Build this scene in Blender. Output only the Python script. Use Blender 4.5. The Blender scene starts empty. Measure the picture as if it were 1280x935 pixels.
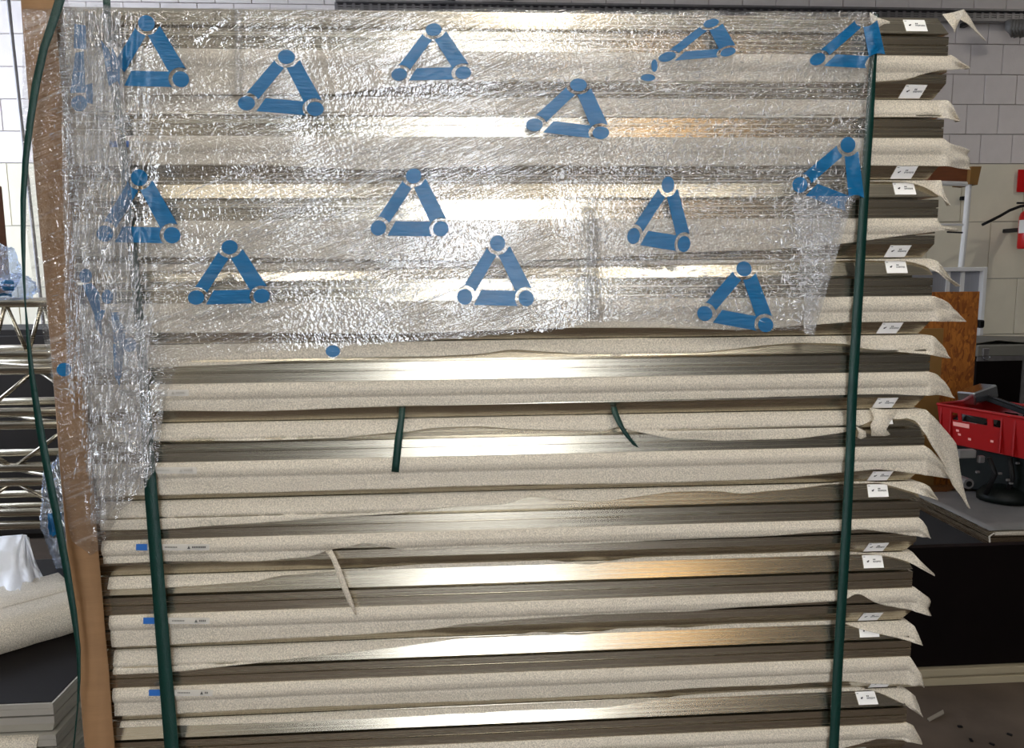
import bpy, math, random
from mathutils import Vector, Matrix, noise
random.seed(4)
SC = bpy.context.scene
COL = SC.collection
# ------------------------------------------------------------------ camera
H = 1.38                       # eye height; the front of the stack is the plane Y = 0
PITCH, YAW, ROLL, FPX = 0.129032, 0.062414, -0.008201, 952.3
def cam_axes():
    cp, sp, cy, sy, cr, sr = (math.cos(PITCH), math.sin(PITCH), math.cos(YAW), math.sin(YAW), math.cos(ROLL), math.sin(ROLL))
    F = Vector((sy*cp, cy*cp, -sp)); R = Vector((cy, -sy, 0)); U = R.cross(F)
    return F, R*cr + U*sr, U*cr - R*sr
CF, CR, CU = cam_axes()
CAM = Vector((0, -1.2, H))
cd = bpy.data.cameras.new('camera'); co = bpy.data.objects.new('camera', cd); COL.objects.link(co)
cd.sensor_width = 36; cd.lens = FPX/1280*36; cd.clip_start = 0.02
m = Matrix((CR, CU, -CF)).transposed().to_4x4(); m.translation = CAM; co.matrix_world = m
SC.camera = co
def ray(px, py): return CF + CR*((px-640)/FPX) - CU*((py-467.5)/FPX)
def at(px, py, Y=0.0):         # the point of the plane Y = const seen at a pixel of the photograph
    d = ray(px, py); return CAM + d*((Y-CAM.y)/d.y)
def atz(px, py, z):
    d = ray(px, py); return CAM + d*((z-CAM.z)/d.z)
# ------------------------------------------------------------------ world, exposure
SC.view_settings.view_transform = 'Standard'; SC.view_settings.look = 'None'
SC.view_settings.exposure = -0.12; SC.view_settings.gamma = 1
w = bpy.data.worlds.new('world'); SC.world = w; w.use_nodes = True
w.node_tree.nodes['Background'].inputs[0].default_value = (0.75, 0.85, 1, 1)
w.node_tree.nodes['Background'].inputs[1].default_value = 0.15
SC.cycles.max_bounces = 8; SC.cycles.transparent_max_bounces = 24
SC.cycles.sample_clamp_indirect = 6; SC.cycles.caustics_refractive = False
L_LEFT, L_DOOR, L_SIDE_FILL, L_WARM, L_TUBE = 10.0, 12.5, .7, 10.0, 15.0

# ------------------------------------------------------------------ materials
MATS = {}
def srgb(r, g, b):
    f = lambda c: (c/255/12.92) if c/255 <= .04045 else ((c/255+.055)/1.055)**2.4
    return (f(r), f(g), f(b), 1)
def mat(name, rgb, rough=.6, metal=0, spot=0, scale=20, bump=0, bscale=60, stretch=(1,1,1), emit=0, alpha=1, spec=.5, rvar=0):
    m = bpy.data.materials.new(name); m.use_nodes = True; nt = m.node_tree; N = nt.nodes; L = nt.links
    b = N['Principled BSDF']; c = srgb(*rgb)
    b.inputs['Base Color'].default_value = c; b.inputs['Roughness'].default_value = rough
    b.inputs['Metallic'].default_value = metal; b.inputs['Alpha'].default_value = alpha
    b.inputs['Specular IOR Level'].default_value = spec
    if emit:
        b.inputs['Emission Color'].default_value = c; b.inputs['Emission Strength'].default_value = emit
    if spot or bump or rvar:
        tc = N.new('ShaderNodeTexCoord'); mp = N.new('ShaderNodeMapping'); mp.inputs['Scale'].default_value = stretch
        L.new(tc.outputs['Object'], mp.inputs['Vector'])
    if spot or rvar:
        n = N.new('ShaderNodeTexNoise'); n.inputs['Scale'].default_value = scale; n.inputs['Detail'].default_value = 6
        L.new(mp.outputs[0], n.inputs['Vector'])
    if spot:
        r = N.new('ShaderNodeMapRange'); r.inputs[1].default_value = .3; r.inputs[2].default_value = .7
        r.inputs[3].default_value = 1-spot; r.inputs[4].default_value = 1+spot*.6
        L.new(n.outputs[0], r.inputs[0])
        mx = N.new('ShaderNodeVectorMath'); mx.operation = 'SCALE'; mx.inputs[0].default_value = c[:3]
        L.new(r.outputs[0], mx.inputs['Scale']); L.new(mx.outputs[0], b.inputs['Base Color'])
    if rvar:
        r = N.new('ShaderNodeMapRange'); r.inputs[1].default_value = .3; r.inputs[2].default_value = .7
        r.inputs[3].default_value = rough-rvar; r.inputs[4].default_value = rough+rvar
        L.new(n.outputs[0], r.inputs[0]); L.new(r.outputs[0], b.inputs['Roughness'])
    if bump:
        n2 = N.new('ShaderNodeTexNoise'); n2.inputs['Scale'].default_value = bscale; n2.inputs['Detail'].default_value = 3
        L.new(mp.outputs[0], n2.inputs['Vector'])
        bp = N.new('ShaderNodeBump'); bp.inputs['Strength'].default_value = bump; bp.inputs['Distance'].default_value = .002
        L.new(n2.outputs[0], bp.inputs['Height']); L.new(bp.outputs[0], b.inputs['Normal'])
    MATS[name] = m; return m
mat('aluminium', (196,188,170), .26, 1, spot=.05, scale=7, stretch=(.12,1,60), rvar=.04)
mat('pale_aluminium', (196,193,184), .36, .55, spot=.04, scale=5)
mat('foam', (239,230,213), .5, spot=.10, scale=420, bump=.55, bscale=330)
mat('paper', (246,244,240), .6)
mat('ink', (30,30,34), .6)
mat('blue_tape', (36,100,178), .45)
mat('clear_tape', (235,235,232), .25, alpha=.35)
mat('strap', (2,50,43), .42, bump=.5, bscale=500, stretch=(1,1,.5), spot=.12, scale=60)
mat('cardboard', (146,111,76), .8, spot=.10, scale=14, stretch=(1,1,5), bump=.2, bscale=60)
mat('block_grey', (224,216,212), .85, spot=.05, scale=9, bump=.6, bscale=90)
mat('block_beige', (228,220,198), .85, spot=.07, scale=4, bump=.5, bscale=70)
mat('mortar', (196,190,186), .9)
mat('room_wall', (84,80,76), .9, spot=.05)
mat('ceiling_paint', (175,172,166), .9)
mat('concrete', (92,78,66), .8, spot=.30, scale=6, bump=.5, bscale=40)
mat('dark_metal', (60,58,58), .5, .8)
mat('galvanised', (135,132,132), .5, .7, spot=.15)
mat('white_metal', (225,224,222), .4)
mat('brown_wood', (120,68,36), .6, spot=.2, scale=10, stretch=(1,1,6))
mat('brown_board', (140,102,50), .65, spot=.12, scale=5)
mat('red_plastic', (150,8,8), .38, spot=.05, scale=12)
mat('red_gloss', (205,20,22), .3)
mat('black_board', (12,7,7), .55, spot=.2, scale=7, spec=.12)
mat('black_plastic', (10,11,12), .45, spec=.25)
mat('rubber', (14,13,13), .55, spec=.25)
mat('dark_green', (5,11,8), .5, spec=.2)
mat('edge_alu', (170,158,132), .45)
mat('chrome', (220,225,230), .15, 1)
mat('grey_sheet', (150,152,160), .35, spot=.08, scale=30, stretch=(12,1,.3))
mat('grey_lid', (110,108,100), .55)
mat('grey_foil', (120,118,116), .5, spot=.1)
mat('pallet_wood', (150,120,84), .8, spot=.2, scale=8, stretch=(1,6,6))
mat('white_paint', (232,232,230), .5)
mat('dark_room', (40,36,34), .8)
mat('white_foil', (222,225,232), .45, spot=.05, scale=25, bump=.8, bscale=45)
def emit(name, rgb, s):
    m = bpy.data.materials.new(name); m.use_nodes = True; N = m.node_tree.nodes; N.clear()
    e = N.new('ShaderNodeEmission'); o = N.new('ShaderNodeOutputMaterial'); e.inputs[0].default_value = srgb(*rgb); e.inputs[1].default_value = s
    m.node_tree.links.new(e.outputs[0], o.inputs[0]); MATS[name] = m
emit('daylight_left', (225,236,255), L_LEFT); emit('daylight_door', (240,246,255), L_DOOR); emit('added_side_fill', (255,244,226), L_SIDE_FILL)
emit('added_warm_light', (255,205,130), L_WARM); emit('added_tube_light', (255,246,232), L_TUBE)
def osb():
    m = mat('osb', (176,112,48), .6); N = m.node_tree.nodes; L = m.node_tree.links; b = N['Principled BSDF']
    tc = N.new('ShaderNodeTexCoord'); v = N.new('ShaderNodeTexVoronoi'); v.inputs['Scale'].default_value = 55; v.inputs['Randomness'].default_value = 1
    mp = N.new('ShaderNodeMapping'); mp.inputs['Scale'].default_value = (1.7,1,.7); mp.inputs['Rotation'].default_value = (0,.4,0)
    L.new(tc.outputs['Object'], mp.inputs[0]); 
    n = N.new('ShaderNodeTexNoise'); n.inputs['Scale'].default_value = 14; L.new(mp.outputs[0], n.inputs['Vector'])
    ad = N.new('ShaderNodeMixRGB'); ad.inputs[0].default_value = .14; L.new(mp.outputs[0], ad.inputs[1]); L.new(n.outputs[1], ad.inputs[2]); L.new(ad.outputs[0], v.inputs['Vector'])
    cr = N.new('ShaderNodeValToRGB'); e = cr.color_ramp.elements; e[0].color = srgb(120,62,16); e[1].color = srgb(186,114,42)
    s = N.new('ShaderNodeSeparateColor'); L.new(v.outputs['Color'], s.inputs[0]); L.new(s.outputs[0], cr.inputs[0]); L.new(cr.outputs[0], b.inputs['Base Color'])
osb()
def foam_translucent():
    m = MATS['foam']; N = m.node_tree.nodes; L = m.node_tree.links; b = N['Principled BSDF']; o = N['Material Output']
    t = N.new('ShaderNodeBsdfTranslucent'); t.inputs[0].default_value = srgb(232,226,214)
    tr = N.new('ShaderNodeBsdfTransparent'); mx = N.new('ShaderNodeMixShader'); mx.inputs[0].default_value = .25
    L.new(b.outputs[0], mx.inputs[1]); L.new(t.outputs[0], mx.inputs[2])
    m2 = N.new('ShaderNodeMixShader'); L.new(mx.outputs[0], m2.inputs[1]); L.new(tr.outputs[0], m2.inputs[2]); L.new(m2.outputs[0], o.inputs[0])
    tc = N.new('ShaderNodeTexCoord'); n = N.new('ShaderNodeTexNoise'); n.inputs['Scale'].default_value = 520; n.inputs['Detail'].default_value = 1
    L.new(tc.outputs['Object'], n.inputs['Vector'])
    r = N.new('ShaderNodeMapRange'); r.inputs[1].default_value = .35; r.inputs[2].default_value = .65; r.inputs[3].default_value = .10; r.inputs[4].default_value = .46
    L.new(n.outputs[0], r.inputs[0]); L.new(r.outputs[0], m2.inputs[0])
foam_translucent()
def film(name, gloss=.20, haze=.10, tint=(255,255,255)):
    m = bpy.data.materials.new(name); m.use_nodes = True; N = m.node_tree.nodes; L = m.node_tree.links; N.clear()
    o = N.new('ShaderNodeOutputMaterial'); tc = N.new('ShaderNodeTexCoord')
    def nz(scale, sc, rot, detail=2):
        mp = N.new('ShaderNodeMapping'); mp.vector_type = 'POINT'; mp.inputs['Rotation'].default_value = (0, rot, 0)
        mp2 = N.new('ShaderNodeMapping'); mp2.inputs['Scale'].default_value = sc
        L.new(tc.outputs['Object'], mp.inputs[0]); L.new(mp.outputs[0], mp2.inputs[0])
        n = N.new('ShaderNodeTexNoise'); n.inputs['Scale'].default_value = scale; n.inputs['Detail'].default_value = detail
        L.new(mp2.outputs[0], n.inputs['Vector']); return n.outputs[0]
    def math_(op, a, b=None, v=0.0):
        n = N.new('ShaderNodeMath'); n.operation = op; L.new(a, n.inputs[0])
        if b is not None: L.new(b, n.inputs[1])
        else: n.inputs[1].default_value = v
        return n.outputs[0]
    def rng(a, lo, hi, x=0., y=1.):
        n = N.new('ShaderNodeMapRange'); n.inputs[1].default_value = lo; n.inputs[2].default_value = hi; n.inputs[3].default_value = x; n.inputs[4].default_value = y
        L.new(a, n.inputs[0]); return n.outputs[0]
    diag = nz(170, (.09,1,1.3), math.radians(22))
    iso = nz(190, (1,1,1), 0, 2)
    sx = N.new('ShaderNodeSeparateXYZ'); L.new(tc.outputs['Object'], sx.inputs[0])
    big = nz(6, (1,1,1), 0, 1)
    xr = rng(sx.outputs[0], .15, .5, .22, 1.1)
    isoh = math_('MULTIPLY', iso, xr)
    mask = rng(big, .40, .60)
    dh = math_('MULTIPLY', diag, mask)
    hgt = math_('ADD', isoh, dh)
    bp = N.new('ShaderNodeBump'); bp.inputs['Strength'].default_value = 1; bp.inputs['Distance'].default_value = .0075
    L.new(hgt, bp.inputs['Height'])
    g = N.new('ShaderNodeBsdfGlossy'); g.inputs['Roughness'].default_value = .10; L.new(bp.outputs[0], g.inputs['Normal'])
    t = N.new('ShaderNodeBsdfTransparent'); t.inputs[0].default_value = srgb(*tint)
    d = N.new('ShaderNodeBsdfDiffuse'); d.inputs[0].default_value = srgb(240,242,246)
    m1 = N.new('ShaderNodeMixShader'); m1.inputs[0].default_value = gloss; L.new(t.outputs[0], m1.inputs[1]); L.new(g.outputs[0], m1.inputs[2])
    hz = rng(nz(90, (.06,1,1.6), math.radians(22), 3), .56, .74, haze*.5, haze*.5+.24)   # stress-whitened streaks of stretched film
    hz2 = math_('MULTIPLY', hz, rng(big, .35, .6, .45, 1.0))
    m2 = N.new('ShaderNodeMixShader'); L.new(hz2, m2.inputs[0]); L.new(m1.outputs[0], m2.inputs[1]); L.new(d.outputs[0], m2.inputs[2])
    L.new(m2.outputs[0], o.inputs[0]); MATS[name] = m
film('film', .26, .04); film('film_bunch', .30, .26); film('loose_film', .28, .16, (235,243,255))
def crease_glint_mat():
    m = bpy.data.materials.new('crease_glint'); m.use_nodes = True; N = m.node_tree.nodes; L = m.node_tree.links; N.clear()
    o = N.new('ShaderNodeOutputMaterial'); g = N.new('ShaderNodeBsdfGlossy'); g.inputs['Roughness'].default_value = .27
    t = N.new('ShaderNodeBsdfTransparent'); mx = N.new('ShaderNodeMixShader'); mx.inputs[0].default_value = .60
    d = N.new('ShaderNodeBsdfDiffuse'); d.inputs[0].default_value = srgb(250,250,252); m2 = N.new('ShaderNodeMixShader'); m2.inputs[0].default_value = .58  # milky white diffuse also paints in the glints along the creases
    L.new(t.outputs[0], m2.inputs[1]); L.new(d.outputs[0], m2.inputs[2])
    L.new(m2.outputs[0], mx.inputs[1]); L.new(g.outputs[0], mx.inputs[2]); L.new(mx.outputs[0], o.inputs[0]); MATS['crease_glint'] = m
crease_glint_mat()
mat('blue_print', (0,98,148), .3, alpha=.93, spot=.15, scale=60, stretch=(.3,1,1.5), bump=.8, bscale=180)

# ------------------------------------------------------------------ object helpers
def tag(o, label=None, cat=None, group=None, kind=None):
    if label: o['label'] = label
    if cat: o['category'] = cat
    if group: o['group'] = group
    if kind: o['kind'] = kind
    return o
def empty(name, loc):
    o = bpy.data.objects.new(name, None); COL.objects.link(o); o.location = loc; o['org'] = tuple(loc); o.empty_display_size = .05
    return o
def org(o):
    return Vector(o['org']) if o is not None and 'org' in o.keys() else Vector((0,0,0))
class MB:
    def __init__(s): s.v = []; s.f = []
    def quad(s, *p):
        n = len(s.v); s.v += [Vector(q) for q in p]; s.f.append(tuple(range(n, n+len(p)))); return s
    def grid(s, rows, close=False):
        n = len(s.v); R = len(rows); C = len(rows[0])
        for r in rows: s.v += [Vector(p) for p in r]
        for i in range(R-1):
            for j in range(C-1 + (1 if close else 0)):
                k = (j+1) % C; s.f.append((n+i*C+j, n+i*C+k, n+(i+1)*C+k, n+(i+1)*C+j))
        return s
    def box(s, c, sz, rot=None, bev=0):
        c = Vector(c); hx, hy, hz = sz[0]/2, sz[1]/2, sz[2]/2; n = len(s.v)
        if bev:
            b = min(bev, hx*.9, hy*.9, hz*.9); idx = {}
            for sx in (-1,1):
                for sy in (-1,1):
                    for sz_ in (-1,1):
                        for k, p in enumerate(((hx, hy-b, hz-b), (hx-b, hy, hz-b), (hx-b, hy-b, hz))):
                            v = Vector((p[0]*sx, p[1]*sy, p[2]*sz_)); idx[(sx,sy,sz_,k)] = len(s.v)
                            s.v.append(c + (rot @ v if rot else v))
            I = idx; F = s.f
            for a in (-1,1):
                F.append((I[a,-1,-1,0], I[a,1,-1,0], I[a,1,1,0], I[a,-1,1,0]))
                F.append((I[-1,a,-1,1], I[1,a,-1,1], I[1,a,1,1], I[-1,a,1,1]))
                F.append((I[-1,-1,a,2], I[1,-1,a,2], I[1,1,a,2], I[-1,1,a,2]))
                for c2 in (-1,1):
                    F.append((I[a,c2,-1,0], I[a,c2,1,0], I[a,c2,1,1], I[a,c2,-1,1]))
                    F.append((I[a,-1,c2,0], I[a,1,c2,0], I[a,1,c2,2], I[a,-1,c2,2]))
                    F.append((I[-1,a,c2,1], I[1,a,c2,1], I[1,a,c2,2], I[-1,a,c2,2]))
                    for c3 in (-1,1): F.append((I[a,c2,c3,0], I[a,c2,c3,1], I[a,c2,c3,2]))
            return s
        for x in (-hx,hx):
            for y in (-hy,hy):
                for z in (-hz,hz):
                    v = Vector((x,y,z)); s.v.append(c + (rot @ v if rot else v))
        for f in ((0,1,3,2),(4,6,7,5),(0,4,5,1),(2,3,7,6),(0,2,6,4),(1,5,7,3)): s.f.append(tuple(n+i for i in f))
        return s
    def tube(s, pts, r, n=10, caps=True):
        pts = [Vector(p) for p in pts]; rs = r if isinstance(r, (list,tuple)) else [r]*len(pts); rows = []
        for i, p in enumerate(pts):
            d = (pts[min(i+1,len(pts)-1)] - pts[max(i-1,0)]).normalized()
            a = d.cross(Vector((0,0,1)) if abs(d.z) < .9 else Vector((0,1,0))).normalized(); b = d.cross(a)
            rows.append([p + (a*math.cos(t) + b*math.sin(t))*rs[i] for t in [2*math.pi*k/n for k in range(n)]])
        k0 = len(s.v); s.grid(rows, True)
        if caps: s.f.append(tuple(range(k0+n-1, k0-1, -1))); s.f.append(tuple(range(k0+(len(rows)-1)*n, k0+len(rows)*n)))
        return s
    def prism(s, poly, d):      # polygon of points extruded by vector d
        n = len(s.v); k = len(poly); d = Vector(d)
        s.v += [Vector(p) for p in poly] + [Vector(p)+d for p in poly]
        s.f.append(tuple(range(n, n+k))); s.f.append(tuple(range(n+2*k-1, n+k-1, -1)))
        for i in range(k): s.f.append((n+i, n+k+i, n+k+(i+1)%k, n+(i+1)%k))
        return s
    def build(s, name, m, parent=None, smooth=False, solid=0, base=None):
        me = bpy.data.meshes.new(name); root = parent
        if parent is None:
            b = Vector(base) if base is not None else (sum(s.v, Vector())/len(s.v)) if s.v else Vector()
            if base is None: b.z = min(v.z for v in s.v)
        else:
            b = org(parent)
        me.from_pydata([tuple(v-b) for v in s.v], [], s.f); me.update()
        import bmesh
        bm = bmesh.new(); bm.from_mesh(me); bmesh.ops.recalc_face_normals(bm, faces=bm.faces); bm.to_mesh(me); bm.free()
        me.materials.append(MATS[m]); me.polygons.foreach_set('use_smooth', [smooth]*len(me.polygons))
        o = bpy.data.objects.new(name, me); COL.objects.link(o); o['org'] = tuple(b)
        if parent is None: o.location = b
        else: o.parent = parent
        if solid:
            md = o.modifiers.new('thickness', 'SOLIDIFY'); md.thickness = solid; md.offset = 0
        return o
def interp(pts, x):
    if x <= pts[0][0]: return pts[0][1]
    for (a, b), (c, d) in zip(pts, pts[1:]):
        if x <= c: return b + (d-b)*((x-a)/(c-a) if c > a else 0)
    return pts[-1][1]
def smooth_interp(pts, x, r=8):
    return (interp(pts, x-r) + 2*interp(pts, x) + interp(pts, x+r))/4
def fbm(x, y, z=0): return noise.noise(Vector((x, y, z)))

# ------------------------------------------------------------------ the room
BY = 4.8                        # back wall
XL, XR_, FY, CZ = -4.7, 6.2, -3.7, 4.6
def struct(name, c, s, m):
    return tag(MB().box(c, s).build(name, m, base=(c[0], c[1], c[2]-s[2]/2)), kind='structure')
struct('floor', ((XL+XR_)/2, (FY+BY)/2, -.05), (XR_-XL+.4, BY-FY+.4, .1), 'concrete')
struct('ceiling', ((XL+XR_)/2, (FY+BY)/2, CZ+.05), (XR_-XL+.4, BY-FY+.4, .1), 'ceiling_paint')
wb = struct('wall_back', ((XL+XR_)/2, BY+.11, CZ/2), (XR_-XL+.2, .2, CZ), 'mortar')
struct('wall_right', (XR_+.1, (FY+BY)/2, CZ/2), (.2, BY-FY, CZ), 'room_wall')
def wall_open(name, axis, pos, a0, a1, z0, z1, A0, A1, m):
    mb = MB()
    def bx(u0, u1, w0, w1):
        if u1-u0 < 1e-3 or w1-w0 < 1e-3: return
        if axis == 'x': mb.box((pos, (u0+u1)/2, (w0+w1)/2), (.2, u1-u0, w1-w0))
        else: mb.box(((u0+u1)/2, pos, (w0+w1)/2), (u1-u0, .2, w1-w0))
    bx(A0, a0, 0, CZ); bx(a1, A1, 0, CZ); bx(a0, a1, 0, z0); bx(a0, a1, z1, CZ)
    return tag(mb.build(name, m), kind='structure')
def window(name, axis, pos, a0, a1, z0, z1, paneM, nx=3, nz=2):
    c = ((pos, (a0+a1)/2, z0) if axis == 'x' else ((a0+a1)/2, pos, z0)); r = tag(empty(name, c), kind='structure')
    P = lambda u, z: (pos, u, z) if axis == 'x' else (u, pos, z)
    S = lambda du, t, dz: (t, du, dz) if axis == 'x' else (du, t, dz)
    MB().box(P((a0+a1)/2, (z0+z1)/2), S(a1-a0-.02, .01, z1-z0-.02)).build('pane', paneM, r)
    fr = MB()
    for i in range(nx+1): fr.box(P(a0+(a1-a0)*i/nx, (z0+z1)/2), S(.06, .09, z1-z0))
    for i in range(nz+1): fr.box(P((a0+a1)/2, z0+(z1-z0)*i/nz), S(a1-a0, .09, .06))
    fr.build('window_frame', 'white_paint', r)
wall_open('wall_left', 'x', XL-.1, 1.2, 4.3, .9, 3.9, FY, BY, 'room_wall')
window('window_1', 'x', XL-.1, 1.2, 4.3, .9, 3.9, 'daylight_left')
mbw = MB(); OPEN = ((-3.4, -1.6, .9, 2.9), (-.26, .56, .05, 2.9)); ux = XL
for (o0, o1, z0, z1) in OPEN:
    mbw.box(((ux+o0)/2, FY-.1, CZ/2), (o0-ux, .2, CZ)); mbw.box(((o0+o1)/2, FY-.1, z0/2), (o1-o0, .2, z0)); mbw.box(((o0+o1)/2, FY-.1, (z1+CZ)/2), (o1-o0, .2, CZ-z1)); ux = o1
mbw.box(((ux+XR_)/2, FY-.1, CZ/2), (XR_-ux, .2, CZ))
tag(mbw.build('wall_front', 'room_wall'), kind='structure')
for k, (o0, o1, z0, z1) in enumerate(OPEN):
    window('window_%d' % (k+2), 'y', FY-.1, o0, o1, z0, z1, 'daylight_door' if k == 1 else 'added_side_fill', 1 if k == 1 else 2, 3 if k == 1 else 2)  # the left opening is an added window for fill and broader reflections
for (x, y, L) in ((-1.7, -1.6, 1.5), (.6, -1.6, 1.5), (-1.7, -2.9, 1.5), (.6, -2.9, 1.5)):  # unseen batten lamps, added for light from overhead
    t = tag(empty('added_batten_lamp', (x, y, CZ-.9)), 'unseen fluorescent batten lamp added to light the stack from above', 'added ceiling lamp', 'added fluorescent lamps under the ceiling')
    MB().box((x, y, CZ-.82), (L, .14, .06)).build('housing', 'white_metal', t)
    for dy in (-.04, .04): MB().tube([(x-L/2+.03, y+dy, CZ-.872), (x+L/2-.03, y+dy, CZ-.872)], .012).build('tube', 'added_tube_light', t)
    for dx in (-.5, .5): MB().tube([(x+dx, y, CZ-.79), (x+dx, y, CZ)], .004, 6).build('hanger', 'dark_metal', t)
emit('glint_light', (255,250,240), 260)
for k, (x, y) in enumerate(((-2.6, -.9), (0.3, -.5), (5.6, 2.9), (-2.2, -3.0), (1.2, -2.2), (-.9, -2.2))):  # unseen lamps added for glints on the film; one brightens the back wall
    t = tag(empty('added_glint_lamp', (x, y, CZ-.75)), 'unseen round lamp added under the ceiling for glints and fill', 'added ceiling lamp', 'added glint lamps under the ceiling')
    n = 20; MB().grid([[Vector((x+q*math.cos(a*2*math.pi/n), y+q*math.sin(a*2*math.pi/n), CZ+h)) for a in range(n)] for (q, h) in ((.17,-.75),(.16,-.73),(.09,-.62),(.05,-.58),(.005,-.57))], True).build('lamp_shade', 'white_metal', t, smooth=True)
    MB().tube([(x, y, CZ-.745), (x, y, CZ-.735)], .085, 20).build('lamp_glass', 'glint_light', t)
    MB().tube([(x, y, CZ-.57), (x, y, CZ)], .006, 6).build('hanger', 'dark_metal', t)
fl = tag(empty('added_warm_lamp', (1.05, -2.9, 0)), 'unseen warm lamp on a stand, added for yellow reflections', 'lamp')  # unseen lamp, added to put a warm reflection on the aluminium
MB().tube([(1.05,-2.9,.02), (1.05,-2.9,2.0)], .015).build('pole', 'dark_metal', fl)
for a in range(3): MB().tube([(1.05,-2.9,.5), (1.05+.4*math.cos(a*2.1+.4), -2.9+.4*math.sin(a*2.1+.4), .01)], .01, 6).build('leg', 'dark_metal', fl)
MB().box((1.05,-2.88,2.1), (.5, .10, .3), bev=.01).build('lamp_head', 'dark_metal', fl)
MB().box((1.05,-2.825,2.1), (.44, .01, .24)).build('lamp_glass', 'added_warm_light', fl)

# block work of the back wall: every block that shows is its own part
BL, BH = .262, .2275
zj = at(1250, 205, BY).z
bmesh_src = {}
def block_mesh(key, m, k=1):
    mb = MB().box((0,0,0), (k*BL-.006, .03, k*BH-.006), bev=.002); me = bpy.data.meshes.new('block')
    me.from_pydata([tuple(v) for v in mb.v], [], mb.f); me.update(); me.materials.append(MATS[m]); return me
bm_g, bm_b = block_mesh('g', 'block_grey'), block_mesh('b', 'block_beige', 2)
rest = {'block_grey': MB(), 'block_beige': MB()}; nb = 0
def lay(z, c0, c1, k, m, me, off):
    global nb
    for c in range(c0, c1):
        x = c*BL*k + off + .06
        if x-k*BL/2 < XL or x+k*BL/2 > XR_: continue
        dv = Vector((x, BY, z)) - CAM; q = dv.dot(CF); px = 640+FPX*dv.dot(CR)/q; py = 467.5-FPX*dv.dot(CU)/q
        vis = -30 < px < 1310 and -35 < py < 560 and (px < 110 or px > 1130 or py < 25)
        jy = random.uniform(-.0018, .0018)
        if vis and nb < 300:
            o = bpy.data.objects.new('block', me); COL.objects.link(o); o.parent = wb
            o.location = Vector((x, BY+.004+jy, z)) - org(wb); nb += 1
        else: rest[m].box((x, BY+.004+jy, z), (k*BL-.006, .03, k*BH-.006))
for r in range(0, 16):
    z = zj + (r+.5)*BH
    if z+BH/2 < CZ: lay(z, -20, 26, 1, 'block_grey', bm_g, (r % 2)*BL/2)
r = 0
while zj-(r+1)*2*BH > 0:
    lay(zj-(r+.5)*2*BH, -10, 13, 2, 'block_beige', bm_b, (r % 2)*BL); r += 1
for k, mb in rest.items():
    if mb.v: tag(mb.build('blockwork', k, wb), kind='stuff')

# ------------------------------------------------------------------ the strapped stack of framed panels
SX0, SX1, SD = -.60, .762, .90
SEC_A = [(.03,0),(0,0),(0,.0150),(.0022,.0155),(.0022,.0166),(0,.0171),(0,.0288),(.004,.0290),(.004,.0280),(.022,.0280),(.022,.0332),(.0003,.0334),(.0125,.0605),(.032,.0605)]
SEC_B = [(.032,0),(.0120,0),(0,.0210),(0,.0345),(.020,.0347),(.020,.0376),(0,.0378),(0,.0500),(.0013,.0504),(.0013,.0512),(0,.0516),(0,.0600),(.03,.0600)]
def rail_pts(sec, x0, x1, y0, y1, z, corner):
    sx, sy = corner
    return [Vector((x0+d if sx < 0 else x1-d, y0+d if sy < 0 else y1-d, z+h)) for d, h in sec]
def make_panel(sec, x0, x1, y0, y1, z, face='aluminium', top=True, e=.028):
    r = empty('aluminium_cassette', (x0, y0, z))
    cs = [(-1,-1),(1,-1),(1,1),(-1,1)]
    for i in range(4):
        a = rail_pts(sec, x0, x1, y0, y1, z, cs[i]); b = rail_pts(sec, x0, x1, y0, y1, z, cs[(i+1)%4])
        if i == 0:                        # the long front rail gets cross loops so that it can sag a little
            rows = [[p.lerp(q, t/8) for p, q in zip(a, b)] for t in range(9)]
            MB().grid(rows).build('rail', 'aluminium', r)
        else: MB().grid([a, b]).build('rail', 'aluminium', r)
    MB().box(((x0+x1)/2, (y0+y1)/2, z+(.0585 if top else .002)+(.0018 if e < .02 else 0)), (x1-x0-2*e, y1-y0-2*e, .002)).build('face_sheet', face, r)
    return r
def copy_panel(src, dz, dx=0):
    c = src.copy(); COL.objects.link(c); c.location = src.location + Vector((dx, 0, dz)); c['org'] = tuple(Vector(c.location))
    for ch in src.children:
        d = ch.copy(); COL.objects.link(d); d.parent = c
        d['org'] = tuple(Vector(c.location))
    return c
G0, PER = 1.38 + .3658, .12426
def zg(i): return G0 - PER*i            # groove of the upper panel of pair i
def zc(i): return zg(i) - .0321         # seam under that panel
def zv(i): return zg(i) + .0283         # seam above it (the V between the slopes)
ORD = ['first','second','third','fourth','fifth','sixth','seventh','eighth','ninth','tenth','eleventh','twelfth','thirteenth','fourteenth','fifteenth','sixteenth','seventeenth','eighteenth','nineteenth','twentieth']
NP = 13
pa = make_panel(SEC_A, SX0, SX1, 0, SD, zg(0)-.0318)
pb = make_panel(SEC_B, SX0, SX1, 0, SD, zc(0)-.0618, top=False)
PANELS = []
for i in range(NP):
    A = pa if i == 0 else copy_panel(pa, -PER*i, random.uniform(-.003, .003) - (.002 if i > 5 else 0))
    B = pb if i == 0 else copy_panel(pb, -PER*i, random.uniform(-.003, .003))
    PANELS.append((A, B))
    for k, o in enumerate((A, B)):
        n = 2*i+k
        if n < 20:
            if k == 0: lb = 'silver aluminium framed panel, %s from the top of the strapped stack, its slope facing up' % ORD[n]
            else: lb = 'silver aluminium framed panel, %s from the top of the strapped stack, its slope facing down' % ORD[n]
            tag(o, lb, 'panel', 'panels of the strapped stack')
        else: tag(o, 'silver aluminium framed panel at the foot of the strapped stack, below the picture', 'panel', 'panels at the foot of the strapped stack')
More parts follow.
